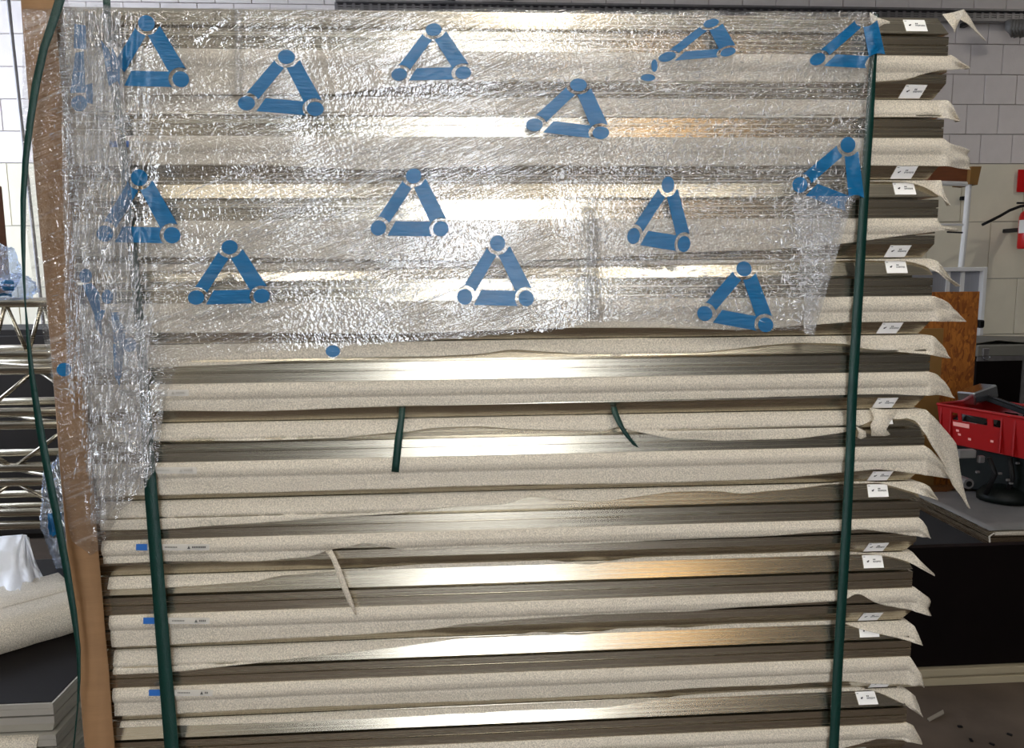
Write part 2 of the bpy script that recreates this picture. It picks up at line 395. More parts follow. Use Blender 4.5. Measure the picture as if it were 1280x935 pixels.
# pallet
pl = tag(empty('pallet', ((SX0+SX1)/2, SD/2, 0)), 'wooden pallet carrying the strapped panel stack', 'pallet')
zb = zc(NP-1) - .0620
for x in (-.53, .08, .69): MB().box((x, SD/2, .01), (.1, SD, .02)).build('runner', 'pallet_wood', pl)
for x in (-.53, .08, .69):
    for y in (.06, .45, .84): MB().box((x, y, .02+.04), (.1, .1, .08)).build('foot', 'pallet_wood', pl)
zt = zb - .10
for k in range(7): MB().box((.08, .06+k*.13, .10+(zt)/2), (1.34, .1, zt)).build('deck_board', 'pallet_wood', pl)

# white stickers: (px, py, pair, which slope, skew)
LAB = [(1145,29,0,'a',-.04),(1142,112,0,'b',.16),(1134,133,1,'a',-.03),(1131,214,1,'b',.12),(1131,236,2,'a',-.02),(1123,311,2,'b',.12),(1121,332,3,'a',.0),(1113,408,3,'b',.13),
       (1112,428,4,'a',0),(1107,502,4,'b',.12),(1103,521,5,'a',0),(1101,592,5,'b',.12),(1098,611,6,'a',.02),(1096,681,6,'b',.12),(1092,697,7,'a',0),(1089,768,7,'b',.12),(1087,786,8,'a',.03),(1102,847,8,'b',.1),(1084,871,9,'a',-.09),(1068,934,9,'b',.1)]
for (px, py, i, s, sk) in LAB:
    pan = PANELS[i][0 if s == 'a' else 1]; X = at(px, py, .004).x; wx, hz = .0175, .0082
    if s == 'a': z0, z1, d0, d1 = zg(i)+.0022, zg(i)+.0280, .0003, .0120
    else: z1, z0, d1, d0 = zc(i)-.0618+.0205, zc(i)-.0618+.0005, .0003, .0118
    mid = .5 if s == 'a' else .47; hh = .38 if s == 'a' else .46
    def P(u, v, off=.0008):
        t = mid + v*hh; return Vector((X + u*wx + v*sk*.02, d0+(d1-d0)*t - off, z0+(z1-z0)*t))
    rows = [[P(u, v) for u in (-1,-.5,0,.5,1)] for v in (-1,1)]
    lb = MB().grid(rows).build('paper_sticker', 'paper', pan)
    tm = MB(); rs = random.Random(i*7+ord(s))
    def stroke(u0, u1, v0, v1): tm.quad(P(u0,v0,.0013), P(u1,v0,.0013), P(u1,v1,.0013), P(u0,v1,.0013))
    stroke(-.92,-.72,.72,.80); stroke(-.62,-.45,-.1,.12); stroke(-.5,-.38,.05,.22)
    stroke(.02,.12,.22,.42); stroke(.16,.25,.22,.42); u = .0
    while u < .82:
        wd = rs.uniform(.05,.09); stroke(u, u+wd*.7, -.12+rs.uniform(-.05,.03), .12); u += wd+.02
    tm.build('sticker_print', 'ink', lb)
# printed tape at the left end of the lower panels (under the foam edge)
TAPE = [(170,262,684,6,'b'),(179,262,776,7,'b'),(186,266,866,8,'b'),(137,225,180,1,'b'),(160,246,588,5,'b'),(150,236,491,4,'b')]
TAPES = [(x0, x1, y) for (x0, x1, y, i, s) in TAPE]

# ------------------------------------------------------------------ foam sheets between the panels
def at_row(X, z):
    d = Vector((X, 0, z)) - CAM; return 467.5 - FPX*d.dot(CU)/d.dot(CF)
def foam_sheet(low, flap, zt, slope, label, seed, x0=92, pxR=None, ridge=0):
    """low: lower edge as pixels left to right; flap: upper outline of the loose end right of the stack."""
    _d = Vector((SX1, 0, zt)) - CAM; pxR = 640 + FPX*_d.dot(CR)/_d.dot(CF) + 1.0
    flap = [(pxR, at_row(SX1+.001, zt))] + [f for f in flap if f[0] > pxR+2]; xe = low[-1][0]
    xs = []; x = x0
    while x < xe: xs.append(x); x += 7 if x < 1040 else 4
    xs.append(xe); NT = 22; cols = []
    for x in xs:
        yb = smooth_interp(low, x) if x < pxR-10 else interp(low, x)
        yoff = max(0, x-pxR-5)*.0009
        wob = fbm(x*.012, seed*3.1)*.5+.5
        Pb = at(x, yb, -.006 + yoff)
        if x < pxR: Pt = Vector((Pb.x, 0, zt))
        else: Pt = at(x, interp(flap, x), yoff - .003)
        col = []
        for k in range(NT+1):
            t = k/NT; p = Pt.lerp(Pb, t)
            if x < pxR:
                h = zt - p.z
                if slope:
                    y = .0105 - h*.48 if h < .0285 else -.0032
                    y = max(y, -.0036) - .0018
                    y -= t*t*.003*wob
                else: y = -.0015 - .0065*math.sin(min(1, h/.020)*math.pi/2)*(.6+.4*wob)
                if h > .012: y += min(.005, (h-.012)*.30)
                y += .0022*math.exp(-((h-.0245)/.0026)**2)
                p.y = y + .0016*fbm(x*.02, t*2.2+seed, 3.3)*t + .0008*fbm(x*.09, t*4+seed, 1.7)*t
            else:
                p.y += .011*fbm((x-pxR)*.05, t*2.5, seed)*min(1, (x-pxR)/14)
            col.append(p)
        if x < pxR: col.insert(0, Vector((Pb.x, .03, zt+.0004)))
        else: col.insert(0, Pt + Vector((0, .004, 0)))
        cols.append(col)
    o = MB().grid(cols).build('foam_sheet', 'foam', smooth=True, solid=.0012, base=(cols[0][0].x, 0, zt))
    tag(o, label, 'packing foam', 'foam sheets between the strapped panels'); return o
F1 = {  # sheets on the plain seams: lower edge, loose end
0: ([(92,118),(420,117),(475,109),(540,103),(640,100),(960,101),(1090,102),(1135,99),(1158,91),(1175,87.5),(1192,87),(1210,86)], [(1188,69),(1198,76),(1210,84)]),
1: ([(92,206),(320,205),(460,212),(640,206),(960,206),(1065,206),(1165,207),(1190,208),(1212,212)], [(1180,172),(1187,180),(1200,183),(1212,188)]),
2: ([(92,320),(240,321),(320,322),(640,327),(740,322),(860,315),(960,312),(1060,304),(1110,297),(1165,290),(1178,288),(1195,288)], [(1160,273),(1175,281),(1195,286)]),
3: ([(95,418),(160,416),(320,416),(480,418),(600,414),(700,410),(830,410),(930,413),(1060,403),(1160,402),(1185,402),(1207,402)], [(1161,369),(1176,374),(1190,382),(1200,392),(1207,401)]),
4: ([(110,516),(190,514),(320,515),(500,508),(640,505),(700,503),(860,500),(960,497),(1060,494),(1110,493),(1150,495),(1175,494),(1191,497)], [(1157,463),(1172,468),(1183,480),(1191,496)]),
5: ([(120,622),(200,620),(320,617),(480,612),(640,607),(800,605),(960,600),(1060,591),(1100,587),(1140,592),(1184,598)], [(1151,555),(1163,562),(1176,575),(1184,597)]),
6: ([(128,706),(200,703),(320,703),(390,697),(405,690),(430,684),(458,678),(480,683),(506,689),(640,684),(740,681),(860,675),(960,671),(1000,667),(1060,663),(1072,661),(1085,662),(1110,666),(1140,671),(1161,672)], [(1147,645),(1156,655),(1161,671)]),
7: ([(138,811),(200,808),(320,801),(440,795),(540,788),(580,781),(640,776),(740,770),(860,766),(960,757),(1060,750),(1070,739),(1085,748),(1100,757),(1135,763),(1161,768)], [(1141,733),(1152,741),(1162,748)]),
8: ([(142,897),(200,895),(320,888),(480,882),(640,876),(800,868),(860,862),(960,858),(1060,853),(1100,857),(1153,858)], [(1133,818),(1142,829),(1150,842),(1153,857)]),
9: ([(146,972),(400,960),(1040,940),(1100,925),(1130,927),(1152,930)], [(1130,901),(1142,908),(1150,922),(1152,929)])}
F2 = {
1: ([(92,141),(320,142),(640,145),(960,146),(1090,145.5),(1170,145),(1185,148),(1198,152)], [(1181,120),(1190,130),(1198,150)]),
2: ([(92,226),(400,225),(800,226),(1060,224),(1140,226),(1158,232),(1172,242),(1187,257)], [(1150,216),(1165,224),(1178,238),(1187,256)]),
3: ([(92,340),(320,337),(640,332),(960,328),(1060,325),(1140,326),(1160,332),(1180,346),(1197,358)], [(1152,320),(1165,325),(1182,341),(1197,357)]),
4: ([(100,461),(190,460),(320,455),(390,449),(540,446),(600,443),(640,437),(700,441),(760,446),(880,441),(960,432),(1000,429),(1060,430),(1080,436),(1110,439),(1135,441),(1165,444),(1186,448)], [(1152,415),(1168,421),(1180,434),(1186,446)]),
5: ([(115,554),(190,552),(320,552),(430,548),(494,541),(506,541),(540,536),(600,534),(640,537),(760,541),(772,532),(784,538),(840,549),(900,552),(1000,549),(1060,541),(1085,530),(1108,520),(1122,526),(1135,524),(1146,523),(1162,552),(1178,580),(1190,606),(1202,622),(1212,636)], [(1150,512),(1165,520),(1180,536),(1194,554),(1200,580),(1206,610),(1212,634)]),
6: ([(124,664),(200,663),(320,655),(400,649),(500,643),(560,635),(640,631),(660,621),(700,626),(750,629),(840,617),(900,616),(930,619),(960,616),(1000,613),(1060,605),(1100,605),(1120,610),(1148,618),(1172,625)], [(1141,598),(1160,607),(1172,623)]),
7: ([(132,739),(200,737),(320,729),(345,723),(420,718),(520,710),(600,705),(640,704),(665,703),(740,709),(780,703),(820,700),(960,695),(1060,693),(1100,696),(1120,699),(1135,703),(1150,710),(1167,719)], [(1137,688),(1150,701),(1167,717)]),
8: ([(140,845),(200,843),(320,831),(400,822),(500,812),(580,802),(640,800),(670,795),(725,798),(800,788),(860,790),(960,782),(1050,776),(1058,783),(1085,791),(1110,796),(1152,806)], [(1130,773),(1145,787),(1152,804)]),
9: ([(146,914),(200,912),(320,908),(480,901),(640,893),(760,888),(860,875),(960,869),(1040,863),(1055,860),(1085,866),(1110,872),(1135,884),(1153,896)], [(1134,863),(1147,873),(1153,894)])}
XW = ['thin curled end', 'square end', 'narrow pointed end', 'broad wing-like end', 'rounded end', 'straight cut end', 'short rounded end', 'tall end', 'rounded thin end', 'drooping end']
SHEETS = {}
for i, (low, fl_) in F1.items():
    lb = 'foam sheet hanging under the %s panel of the stack, %s' % (ORD[2*i], XW[i])
    if i == 6: lb = 'white foam sheet torn open near the left, hanging under the thirteenth panel of the stack'
    SHEETS[1, i] = foam_sheet(low, fl_, zc(i)-.0004, False, lb, i+1, x0=low[0][0])
for i, (low, fl_) in F2.items():
    lb = 'white foam sheet lying over the sloping edge of the %s panel of the stack' % ORD[2*i]
    if i == 5: lb = 'foam sheet with the longest loose end, hanging beside the red crate'
    SHEETS[2, i] = foam_sheet(low, fl_, zv(i)-.0006, True, lb, i+21, x0=low[0][0])
# torn strip, scraps and the folded flap on top are parts of their sheets
def ribbon(pts, name, m, parent=None, th=.0006, **kw):   # pts: (px, py, half width px vector (dx,dy), Y)
    a = []; b = []
    for (x, y, dx, dy, Y) in pts:
        a.append(at(x-dx, y-dy, Y)); b.append(at(x+dx, y+dy, Y))
    mid = [p.lerp(q, .5) for p, q in zip(a, b)]
    return MB().grid([[p, c, q] for p, c, q in zip(a, mid, b)]).build(name, m, parent, smooth=True, solid=th, **kw)
ribbon([(411,688,4,-1,-.006),(417,698,3,-1,-.014),(424,715,3.5,-1,-.018),(431,735,3.5,-1,-.02),(438,752,3,-1,-.017),(445,769,1,0,-.012)], 'torn_strip', 'foam', SHEETS[1,6])
ribbon([(1105,512,18,2,-.004),(1103,525,10,2,-.010),(1098,534,10,3,-.013),(1101,541,12,2,-.012),(1098,545,9,0,-.010)], 'torn_scrap', 'foam', SHEETS[2,5])
ribbon([(1076,536,6,3,-.006),(1078,543,5,3,-.006),(1074,548,2,1,-.005)], 'torn_scrap', 'foam', SHEETS[2,5])
top_foam = tag(MB().grid([[at(1178,18,.05), at(1191,35,.01), at(1193,41,.0)], [at(1190,16,.05), at(1196,26,.02), at(1194,38,.0)], [at(1205,12,.02), at(1204,18,.01), at(1200,24,-.005)], [at(1212,22,.02), at(1213,27,.01), at(1210,30,.0)], [at(1221,38,.03), at(1222,40,.03), at(1219,39,.02)], [at(1232,50,.05), at(1232,51,.05), at(1230,50,.05)]]).build('foam_sheet', 'foam', solid=.001, base=(SX1, .02, zv(0)-.01)),
    'torn foam sheet with a grey peaked flap at the top corner of the stack', 'packing foam', 'foam sheets between the strapped panels')
ribbon([(1088,24,1,9,-.004),(1096,28,1,7,-.007),(1104,27,1,3,-.006),(1112,28,.4,1.5,-.004)], 'torn_scrap', 'foam', top_foam)
ribbon([(1092,50,1,9,-.004),(1099,47,1,4,-.005)], 'torn_scrap', 'foam', top_foam)
for n, (x0, x1, y) in enumerate(TAPES):
    key = {684:(1,6),776:(1,7),866:(1,8),180:(1,1),588:(1,5),491:(1,4)}[y]; par = SHEETS[key]
    q = lambda a, b, c, d, Y: (at(a, c, Y), at(b, c, Y), at(b, d, Y), at(a, d, Y))
    tp = MB().quad(*q(x0, x1, y-4, y+4, -.0125)).build('printed_tape', 'clear_tape', par)
    if n != 4 and n != 5: MB().quad(*q(x0, x0+ (24 if n == 3 else 14), y-4, y+4, -.0130)).build('blue_print', 'blue_tape', tp)
    mk = MB(); rs = random.Random(n); x = x0+36
    while x < x0+52: mk.quad(*q(x, x+1.4, y-.8, y+.8, -.0131)); x += 2
    x = x0+64; mk.v += [at(x, y+2.2, -.0131), at(x+4, y+2.2, -.0131), at(x+2, y-2, -.0131)]; mk.f.append((len(mk.v)-3, len(mk.v)-2, len(mk.v)-1))
    x += 6
    while x < x1-6: mk.quad(*q(x, x+1.6, y-1.2, y+1.2, -.0131)); x += 2.2
    mk.build('tape_lettering', 'ink' if n < 3 else 'grey_foil', tp)

# ------------------------------------------------------------------ cardboard edge protector and straps
cx0, cx1 = at(70,470,-.006).x-.002, at(107,470,-.006).x+.001
cb = empty('cardboard_edge_protector', (cx0, 0, 0))
rows = []
for k in range(41):
    z = .16 + (1.86-.16)*k/40; wv = .0025*fbm(z*3, 4.2); cr = .0015*fbm(z*14, 9)
    rows.append([Vector((cx0+wv, .07, z)), Vector((cx0+wv, -.009+cr, z)), Vector((cx0+wv+.003, -.013+cr, z)), Vector(((cx0+cx1)/2+wv, -.0135+cr*2, z)), Vector((cx1+wv*.5, -.0115+cr, z))])
MB().grid(rows).build('cardboard_flange', 'cardboard', cb, smooth=True, solid=.003)
tag(cb, 'brown cardboard edge protector standing along the end of the strapped stack', 'cardboard')
def strap(pts, label, name='packing_strap', n=4, par=None):
    fine = []
    for (a, b) in zip(pts, pts[1:]):
        for k in range(n): fine.append(tuple(a[j]+(b[j]-a[j])*k/n for j in range(len(a))))
    fine.append(pts[-1])
    o = ribbon(fine, name, 'strap', par, th=.0009)
    if par is None: tag(o, label, 'strap')
    return o
def sl(x, y, w, Y): return (x, y, w/2, 0, Y)
strap([sl(133,-8,9,-.013),sl(135,60,9.5,-.014),sl(145,120,10,-.015),sl(151,165,10,-.014),sl(158,235,11,-.014),sl(165,300,12,-.014),sl(172,380,12,-.014),sl(178,450,12,-.014),sl(185,560,14,-.014),sl(189,620,16,-.015),sl(197,720,16.5,-.015),sl(205,820,17,-.015),sl(215,940,18,-.015),sl(234,1160,20,-.015),sl(246,1300,22,-.012)],
      'dark green strap pressed down the front of the stack beside the cardboard')
strap([sl(1094,18,8,.0),sl(1091,80,9,-.013),sl(1087,150,10,-.015),sl(1082,220,11,-.015),sl(1077,300,11.5,-.015),sl(1071,400,12,-.015),sl(1065,500,12,-.014),sl(1063,560,11.5,-.013),sl(1058,660,12,-.014),sl(1053,740,12,-.015),sl(1048,820,12,-.015),sl(1042,940,12,-.015),sl(1031,1130,14,-.015),sl(1022,1270,16,-.012)],
      'dark green strap pulled tight down the stack beside the white stickers')
strap([(78,-10,6,1.5,-.035),(68,22,5.5,1.5,-.04),(55,60,5,1,-.045),(45,105,5,1,-.05),(38,150,4.5,.5,-.055),(32,200,4,.3,-.06),(29,250,3.5,0,-.06),(29,300,2.8,0,-.06),(30,350,1.6,0,-.06),(32,385,.9,0,-.06),(35,420,2,0,-.06),(40,470,3.5,0,-.06),(49,530,4.8,0,-.055),(60,590,5,0,-.055),(72,650,5,0,-.055),(83,710,4.8,0,-.055),(92,765,4,0,-.055),(98,810,2.8,0,-.055),(99,850,1.8,0,-.055),(97,885,.9,0,-.055),(92,935,.8,0,-.055),(88,960,.8,0,-.055)],
      'loose dark green strap hanging in a twisted curve in front of the cardboard')
strap([(503,509,3.8,0,.004),(502,521,3.8,0,-.010),(498,550,4.6,.5,-.018),(494,590,4.6,.5,-.014)], 'short cut end of green strap hanging straight down from a seam')
strap([(767,508,3.6,0,.004),(769,517,4,0,-.010),(776,532,4,1,-.018),(784,545,4,1.5,-.018),(795,558,4,2,-.014)], 'short cut end of green strap bent aslant out of a seam')

# ------------------------------------------------------------------ stretch film
BOT = [(28,250),(40,340),(58,440),(70,500),(80,620),(88,675),(112,692),(128,688),(150,640),(180,612),(186,600),(196,585),(200,560),(206,500),(225,452),(300,442),(405,434),(412,448),(422,448),(430,432),(560,424),(700,412),(740,402),(800,402),(880,410),(960,414),(1000,412),(1018,420),(1026,380),(1038,340),(1050,295),(1058,268),(1066,255),(1076,244),(1082,180),(1090,100),(1097,28)]
LEFTX = [(0,26),(235,54),(470,70),(700,90)]
def film_pt(px, py, lift=0):
    u, v = px*.00113, py*.00113
    b = math.exp(-((px-(122+py*.055))/40)**2)*(1 if py < 600 else .7)     # bunched, crinkled edge turned round the stack
    f = -.0185
    if px < 120 + py*.055: f -= .004
    f += .0014*fbm(u*5, v*6, 1) + .0009*fbm(u*13+v*4, v*34, 2)
    rg = 1-abs(fbm(u*55, v*5, 5))*2
    f -= b*(.009*abs(rg) + .008*fbm(u*110, v*26, 7) + .004*fbm(u*210, v*70, 3) + .006)
    e = max(0, (px-930)/150); f -= e*(.003*fbm(u*45, v*25, 8) + .0015*fbm(u*90, v*80, 9))
    for (sx0, sy0, sx1, sy1, wd, am) in ((298,12,297,118,5,.006),(402,58,420,116,3,.002),(466,84,474,106,4,.002),(540,5,404,56,3,.002),(420,8,400,56,2.5,.002),(735,262,746,395,6,.004),(1045,270,1018,418,9,.006),(200,155,172,232,2.5,.004),(298,10,240,52,2.5,.003),(345,20,325,50,2.5,.003)):
        dx, dy = sx1-sx0, sy1-sy0; t = max(0, min(1, ((px-sx0)*dx+(py-sy0)*dy)/(dx*dx+dy*dy)))
        d = math.hypot(px-sx0-t*dx, py-sy0-t*dy)
        if d < wd*3: f -= am*math.exp(-(d/wd)**2)*(.8+.5*fbm(px*.2, py*.2))
    if py < 14: f += (14-py)*.004*(1 if py < 10 else .3)
    return at(px, py, f - lift)
NX, NY = 430, 190; cols = []
for i in range(NX+1):
    px = 28 + (1097-28)*(i/NX); yb = interp(BOT, px) + 3.0*fbm(px*.11, 2.2) + 2*fbm(px*.4, 7.7)
    yt = 9 + 2.5*fbm(px*.02, 5) + (px-28)*.006; 
    if px < 82: # the film's left boundary follows the cardboard
        yt = max(-20, interp([(26,0),(54,0),(82,0)], px)-20)
    cols.append([film_pt(px, yt+(yb-yt)*(j/NY)) for j in range(NY+1)])
# top edge is turned back over the stack
for c in cols:
    p = c[0].copy(); c.insert(0, Vector((p.x, .03 if p.z > 1.77 else p.y+.01, p.z+.004 + .004*fbm(p.x*9, 1))))
sf = MB().grid(cols).build('stretch_film', 'film', smooth=True, base=(0,-.02,1.2))
tag(sf, 'clear wrinkled stretch film with blue triangle prints wrapped over the upper stack', 'stretch film')
def film_layer(x_of, y0, y1, nx, ny, amp, off, seed, name='film_fold'):
    cols = []
    for i in range(nx+1):
        col = []
        for j in range(ny+1):
            py = y0+(y1-y0)*j/ny; xa, xb = x_of(py); px = xa+(xb-xa)*i/nx; u, v = px*.00113, py*.00113
            edge = min(1, 6*min(i/nx, 1-i/nx)+.15)
            q = abs(fbm(u*70+v*6, v*5, seed))*1.6 + .6*fbm(u*190+v*9, v*13, seed+3) + .30*fbm(u*360, v*60, seed+5)
            col.append(film_pt(px, py, off + amp*q*edge))
        cols.append(col)
    return MB().grid(cols).build(name, 'film_bunch', sf, smooth=True)
film_layer(lambda y: (74+y*.02+4*fbm(y*.02,1), 150+y*.055+5*fbm(y*.03,2)), 4, 470, 90, 260, .010, .006, 11)
film_layer(lambda y: (98+max(0,y-380)*.06+4*fbm(y*.03,5), 186+4*fbm(y*.02,7)-max(0,y-580)*.75), 400, 655, 70, 150, .010, .005, 17)
film_layer(lambda y: (992+(y-245)*.08-6*fbm(y*.03,9), 1068-(y-245)*.29), 245, 418, 60, 130, .008, .003, 23)
film_layer(lambda y: (734+3*fbm(y*.04,3), 748+5*fbm(y*.05,8)), 262, 400, 16, 90, .005, .002, 29)
film_layer(lambda y: (293, 303+4*fbm(y*.05,8)), 12, 118, 12, 60, .003, .002, 31)
# fine raised creases of the stretched film: little smooth ridges, milky white painted in as their glints
rc = random.Random(77)
def inside(px, py): return 60 < px < 1094 and 12 < py < interp(BOT, px)-4
CRM = MB()
def ridge(px, py, ang, ln, wd, curve=0.0):
    nseg = max(2, int(ln/4)+1); ca, sa = math.cos(ang), -math.sin(ang); rows = []
    for k in range(nseg+1):
        t = k/nseg; x = px+ca*ln*t; y = py+sa*ln*t; x += -sa*curve*t*t; y += ca*curve*t*t
        if not inside(x, y): return
        wv = 1.35*wd*(.25+.75*math.sin(math.pi*min(1, max(0, t)))); row = []
        for q in (-1, 0, 1):
            row.append(film_pt(x - sa*wv*q*.5*-1, y + ca*wv*q*.5, .0007 + (.0011*wd*(1-q*q))))
        rows.append(row)
    CRM.grid(rows)
def streaks(n, x0, x1, y0, y1, deg, spread, ln0, ln1, gap, wd=1.0):
    for _ in range(n):
        x, y = rc.uniform(x0, x1), rc.uniform(y0, y1); a = math.radians(deg+rc.uniform(-spread, spread)); L_ = rc.uniform(ln0, ln1); t = 0
        while t < L_:
            d = rc.uniform(3, 11); ridge(x+math.cos(a)*t, y-math.sin(a)*t, a+rc.uniform(-.08,.08), d, wd*rc.uniform(.6,1.2)); t += d+rc.uniform(1, gap)
streaks(110, 165, 470, 235, 430, 22, 3, 60, 260, 5, 1.2)
streaks(45, 330, 640, 110, 235, 24, 6, 30, 130, 14)
streaks(34, 160, 600, 15, 120, 38, 8, 20, 110, 16, .9)
streaks(120, 560, 880, 15, 150, 12, 10, 6, 40, 8)
streaks(110, 640, 900, 100, 230, 25, 10, 6, 40, 9)
streaks(300, 800, 1080, 20, 300, 55, 24, 5, 30, 9, 1.3)
streaks(40, 30, 90, 20, 470, 18, 6, 15, 34, 5)
streaks(230, 84, 186, 15, 640, 84, 12, 14, 80, 5, 1.6)
streaks(60, 105, 190, 470, 640, 72, 14, 12, 60, 6, 1.4)
def specks(n, cx, cy, sx, sy, l0=3, l1=8, wd=1.35):
    for _ in range(int(n*1.5)):
        ridge(rc.gauss(cx, sx), rc.gauss(cy, sy), rc.uniform(0, math.pi), rc.uniform(l0, l1), wd*rc.uniform(.6,1.3), rc.uniform(-1.5,1.5))
specks(700, 930, 190, 75, 60); specks(520, 1010, 320, 24, 60, 3, 11, 1.9); specks(260, 905, 380, 55, 20); specks(300, 700, 380, 70, 25)
specks(220, 470, 395, 55, 35); specks(160, 480, 320, 30, 30); specks(200, 740, 340, 12, 45, 3, 8, 1.4); specks(420, 130, 300, 26, 190, 3, 10, 1.5); specks(160, 160, 560, 20, 50, 3, 10, 1.5); specks(200, 850, 230, 60, 60)
cz = CRM.build('film_crease_glints', 'crease_glint', sf, smooth=True); tag(cz, kind='stuff'); print('crease faces', len(CRM.f))
def logo(T, B1, B2, rT=.125, r1=.125, r2=.125, drop=(), bars=(0,1,2)):
    B1, B2, T = Vector(B1), Vector(B2), Vector(T)
    ux = B2-B1; uy = (T-B1-ux*.52)/.86
    to = lambda x, y: B1 + ux*x + uy*y
    C = [(0,0,r1),(1,0,r2),(.52,.86,rT)]; mb = MB()
    F = lambda q: film_pt(q[0], q[1], .0027)
    for k, (cx, cy, r) in enumerate(C):
        if k in drop or r <= 0: continue
        n = len(mb.v); mb.v.append(F(to(cx, cy)))
        for a in range(24): mb.v.append(F(to(cx+r*.5*math.cos(a*math.pi/12), cy+r*.5*math.sin(a*math.pi/12))))
        for a in range(24): mb.v.append(F(to(cx+r*math.cos(a*math.pi/12), cy+r*math.sin(a*math.pi/12))))
        for a in range(24):
            b = (a+1) % 24; mb.f.append((n, n+1+a, n+1+b)); mb.f.append((n+1+a, n+25+a, n+25+b, n+1+b))
    BARS = [[(.36,.80),(.50,.66),(.20,.09),(-.02,.20)], [(.53,.68),(.72,.82),(1.08,.17),(.84,.12)], [(.27,.115),(.80,.115),(.80,-.125),(.15,-.125)]]
    RR = .185
    for k in bars:
        a, b, c, d = [Vector(p) for p in BARS[k]]
        if k == 2: b = Vector((.90,.115)); c = Vector((.93,-.125))
        if k == 0: c = Vector((.13,.02)); d = Vector((-.06,.10))
        if k == 1: d = Vector((.86,.04)); c = Vector((1.12,.10))
        ends = (a, b, d, c) if k == 0 else (a, b, d, c) if k == 1 else (a, d, b, c)
        p00, p01, p10, p11 = ends; rows = []
        for s in range(21):
            row = []
            for t in range(9):
                p = (p00*(1-t/8)+p01*(t/8))*(1-s/20) + (p10*(1-t/8)+p11*(t/8))*(s/20)
                for (cx, cy, r) in C:
                    v = p-Vector((cx, cy)); R2 = RR if r > 0 else 0
                    if v.length < R2:
                        if v.length < 1e-6: v = Vector((0,.01))
                        cen = Vector((.5,.3))-Vector((cx,cy))
                        w_ = v.normalized()
                        if w_.dot(cen.normalized()) < 0: w_ = (w_ + cen.normalized()*1.2).normalized()
                        p = Vector((cx, cy)) + w_*R2
                row.append(F(to(p[0], p[1])))
            rows.append(row)
        mb.grid(rows)
    return mb.build('printed_triangle', 'blue_print', sf, smooth=True)
logo((183,29),(142,97),(226,99), drop=(0,)); logo((358,71),(308,129),(394,136)); logo((542,37),(499,93),(579,91)); logo((723,106),(668,156),(751,166))
logo((889,29),(834,71),(910,65), r1=.14); logo((1083,22),(1022,74),(1096,78), drop=(1,2)); logo((1060,181),(1000,231),(1070,258), drop=(1,))
logo((174,222),(131,292),(215,294)); logo((517,220),(473,285),(551,286)); logo((835,231),(792,295),(855,305)); logo((287,309),(245,372),(327,370))
logo((622,304),(581,371),(658,373)); logo((930,336),(881,392),(957,406))
def patch(poly, name='blue_print_patch'):
    # crumpled part of a print, a fan of strips that follows the film
    mb = MB(); a, b, c, d = [Vector(p) for p in poly]
    rows = [[film_pt(*((a.lerp(b, t/6)).lerp(d.lerp(c, t/6), s/14)), .0027) for t in range(7)] for s in range(15)]
    mb.grid(rows); return mb.build(name, 'blue_print', sf, smooth=True)
def disc(cx, cy, rx, ry=None):
    ry = ry or rx; mb = MB(); rows = [[film_pt(cx+rx*q*math.cos(a*math.pi/12), cy+ry*q*math.sin(a*math.pi/12), .0027) for a in range(24)] for q in (.02,.4,.7,1)]
    mb.grid(rows, True); return mb.build('printed_disc', 'blue_print', sf, smooth=True)
disc(99,129,10); disc(416,439,9,7.5); disc(80,462,9.5,8.5); disc(810,97,9,4.5); disc(818,82,4,8); disc(107,345,8,9); disc(134,371,7,9); disc(162,431,8.5,9)
for q in ([(93,30),(107,32),(108,62),(92,60)], [(94,66),(105,64),(107,116),(88,116)], [(107,106),(116,104),(116,130),(108,128)], [(126,50),(136,62),(148,100),(136,108)], [(140,58),(150,80),(150,108),(138,84)],
          [(103,356),(113,354),(122,392),(118,394)], [(113,352),(124,366),(128,420),(120,412)], [(118,385),(132,388),(126,402),(120,404)], [(139,391),(148,390),(154,430),(142,428)], [(149,400),(157,412),(152,470),(147,478)], [(141,430),(148,428),(150,484),(143,470)]): patch(q)

# ------------------------------------------------------------------ right background
def thing(name, loc, label, cat, group=None): return tag(empty(name, loc), label, cat, group)
# cable tray on the wall
p0, p1 = at(420, 6, 4.70), at(1420, 27, 4.70); p0.z = p1.z = at(1248, 20, 4.70).z
ct = thing('cable_tray', p0, 'perforated grey metal cable tray running high along the block wall', 'cable tray')
ht = .075; d_ = p1-p0
for s in (-1, 1): MB().box((p0+p1)/2+Vector((0,0,s*ht/2)), (d_.length, .05, .012)).build('tray_flange', 'galvanised', ct)if False else None
for s in (-1, 1):
    c = (p0+p1)/2 + Vector((0,0,s*ht*.5)); MB().box(c, (d_.length, .05, .014)).build('tray_flange', 'galvanised', ct)
lat = MB(); x = p0.x
while x < p1.x:
    lat.box((x, 4.71, p0.z), (.022, .006, ht)); x += .062
for dz in (-.2,.0,.2): lat.box(((p0.x+p1.x)/2, 4.712, p0.z+dz*ht), (d_.length, .006, .010))
tag(lat.build('tray_lattice', 'galvanised', ct), kind='stuff')
MB().box(((p0.x+p1.x)/2, 4.745, p0.z), (d_.length, .004, ht)).build('tray_back', 'dark_metal', ct)
for xx in (-2.2, -.2, 1.9, 3.9): MB().box((xx, 4.737, p0.z-.05), (.04, .09, .03)).build('bracket', 'dark_metal', ct)
